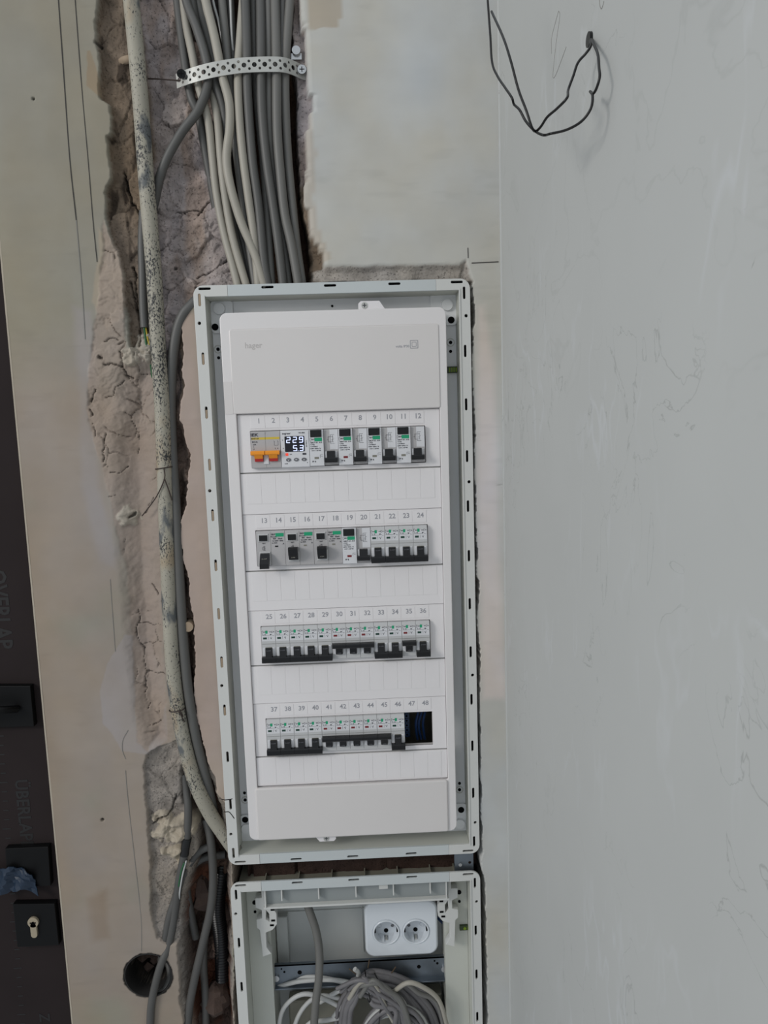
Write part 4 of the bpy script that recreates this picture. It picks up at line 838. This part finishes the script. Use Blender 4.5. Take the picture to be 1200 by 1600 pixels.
# ------------------------------------------------------------------ cables and pipe
def cable(name, pts, r, m, label, cat='cable', group=None, sides=10, sub=5):
    return solo(name, G().tube([P(u, v, y) for u, v, y in pts], r, sides, sub), M[m], label, cat, group, 60)
grp = 'power cables running down into the cabinet'
TOP = [
 ([(270, -70, 22), (277, 0, 22), (288, 90, 18), (298, 150, 14), (310, 180, 16), (323, 247, 24), (338, 330, 32)], 5.2, 'cdark', 'dark grey cable at the left edge of the strapped bunch'),
 ([(282, -60, 20), (290, 30, 16), (300, 83, 8), (310, 133, 6), (325, 187, 8), (332, 247, 12), (338, 300, 13), (349, 360, 11), (363, 413, 9), (372, 450, 7)], 4.8, 'clight', 'pale cable entering the cabinet top leftmost of all'),
 ([(284, -60, 10), (291, 0, 10), (307, 43, 4), (322, 93, 0), (325, 130, 0), (310, 172, 0), (285, 205, 4), (262, 245, 8), (249, 280, 12), (243, 310, 18), (236, 345, 22)], 5.4, 'cdark', 'dark grey cable bending out left under the strap towards the pipe'),
 ([(296, -50, 16), (305, 30, 14), (318, 77, 8), (337, 133, 6), (350, 173, 10), (354, 230, 20), (362, 300, 26), (380, 380, 26), (396, 450, 20)], 5.0, 'cdark', 'dark grey cable curving behind the pale ones left of centre'),
 ([(305, -50, 22), (309, 0, 20), (322, 50, 18), (336, 110, 16), (345, 190, 20), (353, 260, 22), (360, 330, 22), (374, 400, 18), (384, 450, 14)], 5.0, 'cmid', 'mid grey cable half hidden behind the pale cables'),
 ([(313, -50, 4), (321, 0, 2), (335, 57, -2), (347, 117, -5), (358, 160, -5), (359, 200, -4), (354, 247, -1), (360, 290, 0), (376, 345, 1), (398, 397, 3), (414, 450, 6)], 5.2, 'clight', 'pale cable crossing in front of the bunch from left to right'),
 ([(322, 60, 20), (330, 130, 14), (340, 187, 9), (345, 247, 7), (352, 307, 7), (364, 373, 7), (386, 450, 7)], 4.8, 'clight', 'second pale cable from the left at the cabinet top'),
 ([(343, -50, 14), (347, 0, 13), (353, 67, 9), (360, 133, 6), (367, 210, 10), (374, 273, 16), (383, 340, 17), (399, 450, 11)], 5.0, 'cmid', 'grey cable passing behind the crossing pale cable'),
 ([(384, -50, 12), (380, 0, 10), (375, 67, 2), (372, 117, -3), (374, 183, -3), (380, 247, 0), (388, 307, 2), (397, 373, 4), (404, 450, 7)], 5.0, 'clight', 'pale cable in the middle of the bunch behind the strap'),
 ([(381, -50, 6), (383, 0, 5), (386, 83, -3), (387, 150, -3), (394, 247, 1), (404, 323, 4), (412, 407, 5), (420, 450, 7)], 5.4, 'cdark', 'dark grey cable just right of the middle pale cable'),
 ([(393, -50, 20), (396, 0, 18), (398, 100, 12), (403, 170, 14), (411, 247, 16), (417, 330, 16), (425, 450, 12)], 4.8, 'cmid', 'recessed grey cable between two dark ones at centre'),
 ([(405, -50, 8), (407, 0, 7), (408, 90, -3), (409, 167, -3), (416, 247, 0), (427, 323, 3), (436, 390, 4), (443, 450, 7)], 5.4, 'cdark', 'dark grey cable directly right of the bunch centre'),
 ([(416, -50, 12), (419, 0, 10), (420, 100, 2), (421, 200, 4), (428, 270, 12), (440, 350, 18), (452, 450, 16)], 4.6, 'cmid', 'thin mid grey cable fourth from the right under the strap'),
 ([(428, -50, 8), (430, 0, 7), (432, 100, -2), (433, 200, -1), (438, 270, 2), (445, 335, 4), (456, 385, 5), (468, 455, 7)], 5.6, 'cmid', 'thick grey cable reaching the cabinet top rightmost'),
 ([(441, -50, 14), (442, 0, 12), (441, 100, 4), (442, 180, 8), (452, 270, 20), (460, 350, 24), (468, 440, 24)], 4.8, 'cdark', 'dark cable behind the rightmost cables of the bunch'),
 ([(455, -50, 8), (453, 0, 6), (446, 100, 3), (446, 167, 4), (450, 247, 8), (457, 320, 10), (464, 385, 12), (474, 455, 12)], 5.2, 'cmid', 'outermost grey cable on the right of the bunch'),
 ([(358, -50, 20), (361, 20, 18), (365, 100, 15), (370, 200, 18), (382, 300, 24), (400, 400, 24), (410, 450, 20)], 4.6, 'cdark', 'dark cable deep behind the middle of the bunch'),
 ([(330, -50, 14), (333, 0, 13), (342, 35, 14), (352, 90, 18), (362, 160, 24)], 1.4, 'cwhite', 'thin white wire between cables at the top left of the bunch'),
 ([(359, -50, 10), (360, 0, 10), (363, 67, 11), (368, 100, 16)], 1.4, 'cwhite', 'thin white wire between cables near the top centre'),
]
for pts, r, m_, lab in TOP:
    (u0_, v0_, y0_), (u1_, v1_, y1_) = pts[0], pts[1]
    pts = [(u0_ + (u0_ - u1_) * 1.0, -230, y0_)] + pts if r > 2 else pts
    cable('power_cable' if r > 2 else 'thin_wire', pts, r, m_, lab, 'cable' if r > 2 else 'wire', grp if r > 2 else None)
cable('power_cable', [(224, 330, 16), (222, 375, 12), (223, 430, 10), (224, 480, 10), (226, 512, 10)], 5.2, 'cdark', 'stripped dark cable end left of the painted pipe', 'cable', 'loose cables beside the pipe')
cable('green_wire', [(225, 508, 8), (228, 535, 5), (234, 560, 6), (238, 590, 10)], 1.2, 'yg', 'thin green wire from the stripped cable end by the pipe', 'wire')
cable('yellow_wire', [(227, 508, 9), (231, 530, 6), (237, 555, 7), (240, 580, 10)], 1.0, 'yy', 'thin yellow wire from the stripped cable end by the pipe', 'wire')
PIPE = [(196, -80, 2), (205, 0, 2), (219, 150, 2), (230, 300, 2), (240, 420, 2), (247, 540, 2), (254, 650, 2), (258.5, 780, 1), (263, 900, 1), (268, 1010, 1), (275.5, 1090, 1), (288, 1160, 1), (305, 1222, 2), (326, 1267, 5), (346, 1298, 9), (372, 1335, 14)]
g = G().tube([P(*q) for q in PIPE], 9.4, 24, 10); con_ = solo('painted_conduit', g, M['conduit'], 'long scuffed cream-painted pipe running down left of the cabinet', 'pipe', None, 60)
zz = np.array([v[2] for v in g.V]); kv = [(-300, .3), (60, .35), (120, .45), (190, .3), (200, .8), (290, .8), (310, .45), (380, .7), (480, .85), (560, 1.0), (620, .9), (650, .4), (700, .5), (715, .9), (735, .5), (790, .35), (880, .5), (1000, .25), (1090, .5), (1120, .65), (1180, .3), (1235, .8), (1260, .2), (1500, .2)]
zk = [P(250, v)[2] for v, _ in kv][::-1]; wv = np.interp(zz, zk, [w_ for _, w_ in kv][::-1])
con_.data.attributes.new('wear', 'FLOAT', 'POINT').data.foreach_set('value', wv.astype('f'))
cable('power_cable', [(310, 466, 6), (299, 477, 4), (286, 492, 4), (276, 520, 6), (269, 570, 8), (267, 640, 8), (270, 720, 6), (275, 800, 4), (279, 880, 3), (283, 950, 2), (288, 1020, 2), (295, 1085, 2), (306, 1150, 3), (318, 1200, 6), (328, 1240, 12), (334, 1270, 18)], 6.4, 'cdark', 'long grey cable running down just right of the painted pipe', 'cable', 'loose cables beside the pipe')
cable('power_cable', [(322, 1280, 20), (329, 1312, 14), (333, 1365, 10), (330, 1415, 8), (318, 1470, 8), (304, 1530, 8), (295, 1580, 8), (291, 1645, 8)], 5.6, 'cdeep', 'grey cable emerging below the pipe and running to the bottom', 'cable', 'loose cables beside the pipe')
cable('power_cable', [(288, 1210, 16), (292, 1240, 10), (294, 1265, 4), (292, 1310, 0), (286, 1345, -1), (280, 1375, 0), (276, 1405, 2), (271, 1440, 4), (263, 1480, 4), (254, 1500, 0), (246, 1525, -2), (238, 1560, -3), (235, 1590, -3), (234, 1645, -3)], 5.2, 'cdeep', 'dark cable with black tape hanging past the round hole', 'cable', 'loose cables beside the pipe')
g = G().tube([P(292.5, 1309, 0), P(289.5, 1324, -.5), P(288, 1336, -.8)], 6.0, 12, 3); solo('electrical_tape', g, M['btape'], 'band of black tape around the dark cable below the pipe bend', 'tape')
cable('power_cable', [(330, 1322, 18), (312, 1330, 16), (297, 1348, 12), (283, 1378, 8), (272, 1410, 5), (263, 1440, 5), (257, 1475, 8), (252, 1500, 16)], 5.2, 'cdeep', 'grey cable arching from the cabinet foot into the round hole', 'cable', 'loose cables beside the pipe')
cable('power_cable', [(352, 1335, 30), (320, 1340, 28), (300, 1356, 26), (292, 1385, 24), (298, 1425, 26), (306, 1465, 30)], 5.2, 'cdeep', 'dim dark cable curving deep inside the lower chase', 'cable', 'loose cables beside the pipe')
cable('power_cable', [(322, 1440, 40), (318, 1500, 30), (321, 1560, 24), (322, 1645, 22)], 5.2, 'cdeep', 'dark cable rising from the bottom between chase and lower cabinet', 'cable', 'loose cables beside the pipe')
cable('power_cable', [(262, 1500, 26), (266, 1525, 14), (258, 1545, 6), (248, 1552, 8), (246, 1570, 8), (247, 1645, 6)], 4.4, 'cdeep', 'short dark cable looping out of the round hole downwards', 'cable', 'loose cables beside the pipe')
cable('yellow_wire', [(252, 1550, 4), (251, 1570, 2), (248, 1592, 2)], 1.0, 'yy', 'thin yellow wire below the round box hole', 'wire')
cable('thin_wire', [(291, 1345, -5), (285, 1368, -5), (281, 1392, -3), (280, 1405, 0)], 1.1, 'cwhite', 'thin pale wire beside the cable below the black tape', 'wire')
cable('green_wire', [(288, 1348, -6), (283, 1362, -6), (279, 1385, -5)], .9, 'yg', 'thin green wire beside the cable below the black tape', 'wire')
cable('thin_wire', [(296, 1180, 14), (298, 1240, 8), (297, 1290, 4), (294, 1308, 2)], 1.0, 'wire', 'thin dark wire hanging beside the taped cable', 'wire')
# corrugated black conduit and bricks in the dark lower chase
g = G(); pts = cr([P(346, 1360, 30), P(340, 1420, 34), P(346, 1470, 36), P(348, 1530, 38)], 14)
for i in range(len(pts) - 1): g.tube([pts[i], (pts[i] + pts[i + 1]) / 2, pts[i + 1]], (lambda t: 9 + 1.6 * math.sin(math.pi * t)), 12, 1, False)
solo('corrugated_conduit', g, M['black'], 'black corrugated conduit in the dark chase left of the lower cabinet', 'pipe')
rs = np.random.RandomState(8)
for i, (u, v, sx_, sz_, y_) in enumerate([(318, 1395, 13, 26, 42), (338, 1560, 17, 26, 34), (352, 1440, 10, 30, 48), (306, 1590, 12, 20, 42)]):
    p = P(u, v, y_); g = G(); V = []; n = 9
    for a in range(n):
        for b in range(n + 3):
            th = math.pi * a / (n - 1); ph = 2 * math.pi * b / (n + 3); k = 1 + .16 * math.sin(3 * ph + i) + .17 * rs.randn() * (0 < a < n - 1)
            V.append((p[0] + sx_ * k * math.sin(th) * abs(math.cos(ph)) ** .6 * np.sign(math.cos(ph)), y_ + 14 * k * math.sin(th) * math.sin(ph), p[2] + sz_ * math.cos(th) * (1 + .08 * math.sin(ph * 2))))
    m = n + 3; F = [(a * m + b, a * m + (b + 1) % m, (a + 1) * m + (b + 1) % m, (a + 1) * m + b) for a in range(n - 1) for b in range(m)]
    mk('brick_fragment', g.add(V, F), M['brickm'], wall, 18)
p = P(293.5, 980, -2); g = G().cyl(p[0], p[2], 6.4, -1, 24, 18); g2_ = solo('dowel_plug', g, M['plug'], 'round plugged peg in the chase right of the pipe', 'plug')
p = P(205, 73, 10); solo('wooden_peg', G().tube([P(190, 96, 18), P(200, 93, 8), P(212, 92, 12)], 4.5, 9), M['plug'], 'short brown peg stub behind the top of the painted pipe', 'peg')
# box ring round the hole
g = G().plate([circ(bc[0], bc[2], 32.6, 40), circ(bc[0], bc[2], 31.0, 40)], -.4, 40, .2); tag(mk('junction_box', g, M['boxb'], None, 40), 'round flush junction box ring sunk in the wall near the bottom', 'junction box')
rs = np.random.RandomState(5); g = G()
for i in range(7):
    a = rs.rand() * 6.28; r_ = rs.rand() * 16; q = P(232, 1535); x = bc[0] + r_ * math.cos(a) - 4; z = bc[2] - 6 + r_ * math.sin(a)
    g.add(*((lambda c, s: ([(c[0] + s * dx * (.7 + .6 * rs.rand()), c[1] + s * dy, c[2] + s * dz * (.7 + .6 * rs.rand())) for dx, dy, dz in ((1, 0, 0), (-1, 0, 0), (0, 1, 0), (0, -1, 0), (0, 0, 1), (0, 0, -1))], [(0, 4, 2), (2, 4, 1), (1, 4, 3), (3, 4, 0), (2, 5, 0), (1, 5, 2), (3, 5, 1), (0, 5, 3)]))((x, 36, z), 5 + 3 * rs.rand())))
o = solo('plaster_rubble', g, M['brickm'], 'brown plaster crumbs lying inside the round box hole', 'rubble'); o['kind'] = 'stuff'

# tie wires around the pipe
def tie(u, v, tails, label):
    g = G(); c = P(u, v, 0); pts = []
    for a in np.linspace(math.pi * 1.0, -.2, 9): pts.append((c[0] + 10.6 * math.cos(a), 2 - 10.6 * math.sin(a), c[2] + 1.2 * math.cos(a)))
    g.tube([(c[0] - 12, 14, c[2] + 1)] + pts + [(c[0] + 20, 10, c[2] + 6)], .8, 6, 3)
    for tl in tails: g.tube([P(*q) for q in tl], .75, 6, 4)
    solo('tie_wire', g, M['wire'], label, 'wire')
tie(256, 731, [[(256, 731, -9), (257, 748, -10), (245, 775, -9), (230, 796, -4), (222, 806, 0)], [(257, 748, -10), (263, 764, -9), (269, 782, -5)]], 'thin rusty tie wire twisted round the pipe, long loose tails')
tie(277, 1108, [[(277, 1110, -9), (281, 1114, -10), (284, 1120, -10), (288, 1128, -7)], [(277, 1110, -9), (283, 1113, -9.5), (286, 1120, -9)]], 'thin dark tie wire knotted round the lower part of the pipe')
solo('bent_nail', G().tube([P(231, 123, 14), P(248, 123.5, 12), P(262, 124.5, 12), P(282, 126, 6)], .9, 6), M['wire'], 'thin dark wire crossing from pipe to the left strap screw', 'wire')

# perforated strap
st = thing('perforated_strap', 'perforated zinc strap across the cable bunch', 'strap', P(375, 105, 0)); sb = P(375, 105, 0)
path = cr([P(276, 127, 10), P(283, 124, 6), P(300, 118, -4), (P(325, 111, -9)), P(350, 106, -11), P(375, 102.5, -11.5), P(400, 101, -11.5), P(425, 100.5, -11), P(443, 101.5, -8), P(458, 106, 2), P(470, 112, 10), P(480, 115, 14)], 12)
ln = np.concatenate([[0], np.cumsum([np.linalg.norm(path[i + 1] - path[i]) for i in range(len(path) - 1)])]); TL = ln[-1]; hw = 8.3
holes = []; k = 0; s = 8.0
while s < TL - 5:
    holes.append(circ(s, 0, 2.9, 12)); 
    if s + 6 < TL - 3: holes += [circ(s + 6, 3.9, 1.6, 8), circ(s + 6, -3.9, 1.6, 8)]
    s += 12
V = []; F = []; c0 = 0.0
cuts = [0.0] + list(np.arange(2.0, TL - 2, 6.0)) + [TL]
for ca_, cb_ in zip(cuts[:-1], cuts[1:]):
    m_ = (ca_ + cb_) / 2; hs = []
    if cb_ - ca_ > 5.5:
        if round((ca_ - 2) / 6) % 2 == 0: hs = [circ(m_ , 0, 2.75, 14)]
        else: hs = [circ(m_, 4.1, 1.6, 10), circ(m_, -4.1, 1.6, 10)]
    v_, f_ = curve2d([[(ca_, -hw), (m_, -hw), (cb_, -hw), (cb_, hw), (m_, hw), (ca_, hw)]] + hs, .9, 0)
    n0 = len(V); V += v_; F += [tuple(i + n0 for i in f) for f in f_]
pa = np.array(path); outV = []
for x, zz, n_ in V:
    i = min(max(int(np.searchsorted(ln, x)) - 1, 0), len(pa) - 2); f = (x - ln[i]) / (ln[i + 1] - ln[i]); c = pa[i] * (1 - f) + pa[i + 1] * f; tv = pa[i + 1] - pa[i]; tv /= np.linalg.norm(tv)
    up = np.array([0, 0, 1.0]); up -= tv * up.dot(tv); up /= np.linalg.norm(up); nr = np.cross(tv, up); outV.append(c + up * zz + nr * n_)
g = G().add(outV, F).move(*[-c for c in sb]); mk('band', g, M['zinc'], st, 25)
for (u, v, y_, m_) in ((284, 117, 2, 'blackscrew'), (472, 110, 8, 'screwm')):
    p = P(u, v, y_); g = G().cyl(p[0], p[2], 5.2, y_ - 3, y_ + 1, 16, 4.2); g.cyl(p[0], p[2], 2, y_, y_ + 14, 10); s_ = mk('strap_screw', g.move(*[-c for c in sb]), M[m_], st)
    g = G().seg(p[0] - 3, p[2], p[0] + 3, p[2], 1, y_ - 3.1).seg(p[0], p[2] - 3, p[0], p[2] + 3, 1, y_ - 3.15); mk('screw_slot', g.move(*[-c for c in sb]), M['dark'], s_)
p = P(463, 80, 8); g = G().cyl(p[0], p[2], 5, 5, 9, 16, 4); g.cyl(p[0], p[2], 2, 9, 24, 10); g.box(p[0] - 7, 8.5, p[2] - 9, p[0] + 6, 9.5, p[2] - 2)
solo('screw', g, M['screwm'], 'shiny screw at the chase edge just above the strap', 'screw')

# black wires hanging in front of the corner
hy = PX(921, 62, 207)
g = G().cyl(0, 0, 5.2, 0, 2.5, 20); g.V = [(208.3 - y, x + hy[1], z + hy[2]) for x, y, z in g.V]
gr_ = solo('wire_grommet', g, M['black'], 'dark plug where the black wires leave the right wall', 'plug')
def hang(pts): return [P(u, v, y) for u, v, y in pts]
y0 = hy[1]
def side_pt(u, v, off): q = PX(u, v, 208 - off); return q
w1 = [side_pt(923, 60, 0), side_pt(926, 66, 5), side_pt(934, 84, 8), side_pt(936, 105, 10), side_pt(937, 120, 11), side_pt(932, 138, 12), side_pt(927, 146, 12), side_pt(922, 143, 10), side_pt(926, 150, 13), side_pt(923, 170, 15), side_pt(908, 190, 20), side_pt(885, 203, 26), side_pt(860, 209, 33), side_pt(849, 211, 40), side_pt(836, 205, 42), side_pt(822, 190, 46), side_pt(812, 172, 50), side_pt(803, 163, 52), side_pt(800, 153, 54), side_pt(790, 138, 56), side_pt(778, 120, 58), side_pt(769, 98, 60), side_pt(766, 55, 60), side_pt(762, 0, 60), side_pt(760, -40, 60)]
solo('black_wire', G().tube(w1, .95, 7, 5), M['blackwire'], 'thin black wire from the plug with a small kink, running up out of view', 'wire', 'thin black wires by the corner', 60)
w2 = [side_pt(922, 60, 0), side_pt(923, 72, 6), side_pt(915, 84, 10), side_pt(903, 98, 14), side_pt(896, 118, 18), side_pt(888, 140, 22), side_pt(886, 153, 30), side_pt(870, 170, 34), side_pt(855, 183, 38), side_pt(845, 198, 40), side_pt(837, 205, 42), side_pt(831, 199, 46), side_pt(822, 172, 50), side_pt(810, 140, 54), side_pt(798, 95, 58), side_pt(786, 58, 60), side_pt(768, 18, 62)]
solo('black_wire', G().tube(w2, .95, 7, 5), M['blackwire'], 'thin black wire from the plug whose free end stops short of the top', 'wire', 'thin black wires by the corner', 60)

# cables inside the lower cabinet
cable('power_cable', [(474, 1395, 30), (484, 1425, 24), (494, 1455, 22), (499, 1490, 22), (498, 1530, 20), (493, 1570, 18), (488, 1645, 18)], 5.6, 'cmid', 'thick grey cable hanging in front of the steel rail in the lower cabinet', 'cable')
rs = np.random.RandomState(12)
ncoil = 0
for i in range(17):       # arcs falling to the right
    f = i / 16.0; ex = 705 - 95 * f + rs.randn() * 3; pk = 1512 + 52 * f; y_ = 44 - 22 * f + rs.randn() * 3
    pts = [(562 + 14 * f + rs.randn() * 3, 1530 + 26 * f, y_ + 6), (590 + rs.randn() * 4, pk + 6, y_ - 2), (625 - 8 * f, pk + 14 + rs.randn() * 2, y_ - 5), (662 - 45 * f, pk + 38, y_ - 4), (688 - 70 * f, pk + 72, y_), (ex, 1665, y_ + 4)]
    light = f > .55 and i % 2
    cable('coiled_cable', pts, 3.6 + rs.rand() * .8, 'cwhite' if light else 'cshade', 'pale cable in the inner turns of the coil, arching right' if light else 'darker grey cable turn falling to the right in the coil', 'cable', 'pale coil turns' if light else 'grey coil turns right', 8, 5)
for i in range(9):        # pale inner turns near the bottom edge
    f = i / 8.0; y_ = 30 + rs.randn() * 4
    cable('coiled_cable', [(556 + 6 * f, 1665, y_), (566 + 5 * f, 1612 + 10 * f, y_ - 2), (590 + rs.randn() * 4, 1578 + 14 * f, y_ - 5), (625 + rs.randn() * 5, 1568 + 18 * f, y_ - 5), (662 - 10 * f, 1590 + 16 * f, y_ - 2), (688 - 18 * f, 1665, y_)], 3.5,
          'cwhite' if i % 3 else 'cshade', 'pale cable turn low in the middle of the coil', 'cable', 'pale inner coil turns', 8, 5)
for i in range(11):       # stray strands crossing the top of the coil
    a = rs.uniform(-1, 1); x0 = 600 + 45 * a; y_ = 8 + rs.rand() * 8
    cable('coiled_cable', [(x0 - 26 + rs.randn() * 6, 1540 + rs.rand() * 22, y_ + 8), (x0 - 8, 1528 + rs.rand() * 16, y_), (x0 + 14, 1536 + rs.rand() * 16, y_ - 1), (x0 + 40 + rs.randn() * 8, 1556 + rs.rand() * 24, y_ + 2), (x0 + 56, 1600 + rs.rand() * 30, y_ + 8)], 2.6 + rs.rand(),
          ['cshade', 'cmid', 'cshade', 'clight'][i % 4], 'loose grey strand crossing over the top of the coil', 'cable', 'loose strands over the coil', 8, 5)
for i in range(12):       # arcs falling to the left
    f = i / 11.0; y_ = 40 - 20 * f + rs.randn() * 3
    pts = [(598 - 10 * f + rs.randn() * 4, 1524 + 22 * f, y_ + 4), (572 + rs.randn() * 3, 1520 + 26 * f, y_ - 4), (550 + 4 * f, 1540 + 26 * f, y_ - 6), (532 + 14 * f + rs.randn() * 3, 1575 + 14 * f, y_ - 4), (520 + 26 * f, 1665, y_)]
    cable('coiled_cable', pts, 3.4 + rs.rand() * .8, 'cshade', 'grey cable arching left in the coil below the steel rail', 'cable', 'grey coil turns left', 8, 5)
WH = [[(405, 1541, 60), (430, 1542, 52), (470, 1533, 46), (520, 1531, 44), (560, 1538, 44)], [(405, 1538, 66), (440, 1536, 58), (480, 1526, 50), (530, 1533, 46), (570, 1548, 44)],
      [(434, 1645, 40), (438, 1590, 36), (452, 1565, 34), (476, 1553, 34), (505, 1560, 34), (540, 1578, 36)], [(452, 1645, 44), (462, 1598, 40), (478, 1570, 38), (500, 1556, 38), (530, 1560, 40)],
      [(470, 1645, 40), (480, 1602, 36), (510, 1594, 34), (548, 1588, 34)], [(500, 1566, 42), (530, 1548, 38), (556, 1540, 36)], [(520, 1590, 36), (545, 1556, 30), (560, 1524, 26), (554, 1514, 24)]]
for i, (u, v, du, dv) in enumerate([(556, 1522, -10, -8), (575, 1512, 2, -12), (612, 1520, 6, -9)]):
    cable('copper_end', [(u, v, 14), (u + du, v + dv, 8)], .9, 'copper', ['bare copper wire end left of the coil top', 'bare copper wire end at the very top of the coil', 'bare copper wire end right of the coil top'][i], 'wire', None, 6)
for i, pts in enumerate(WH):
    cable('white_cable', pts, 3.2, 'cwhite', ['upper white cable running left across the lower cabinet', 'white cable just behind the upper one, left of the coil', 'white cable in a wide arch at the lower left of the coil', 'white cable in a narrower arch beside the wide one', 'white cable low at the bottom edge left of the coil', 'short white cable end slanting up to the coil', 'white cut cable end pointing up in front of the steel rail'][i], 'cable', 'white cables left of the coil', 8)
for i, pts in enumerate([[(570, 1515, 22), (573, 1535, 20), (578, 1560, 18), (577, 1566, 17), (574, 1560, 17)], [(585, 1520, 24), (596, 1545, 18), (594, 1580, 14), (588, 1645, 14)]]):
    cable('binding_wire', pts, .8, 'blackwire', ['short dark binding wire hooked at the top of the coil', 'thin dark wire hanging over the middle of the coil'][i], 'wire', None, 6)
g = G().box(-108, 60, -1000, 118, 80, -812, 2); mk('terminal_tray', L2(g), M['inner'], low)
cable('brown_cable', [(676, 1392, 60), (688, 1412, 56), (700, 1432, 56), (716, 1440, 60)], 4, 'wire', 'dark brown cable at the top right inside the lower cabinet', 'cable')
cable('blue_wire', [(680, 1430, 70), (694, 1444, 62), (704, 1442, 60), (712, 1430, 62)], 1.6, 'blue', 'blue wire end at the right behind the socket', 'wire')
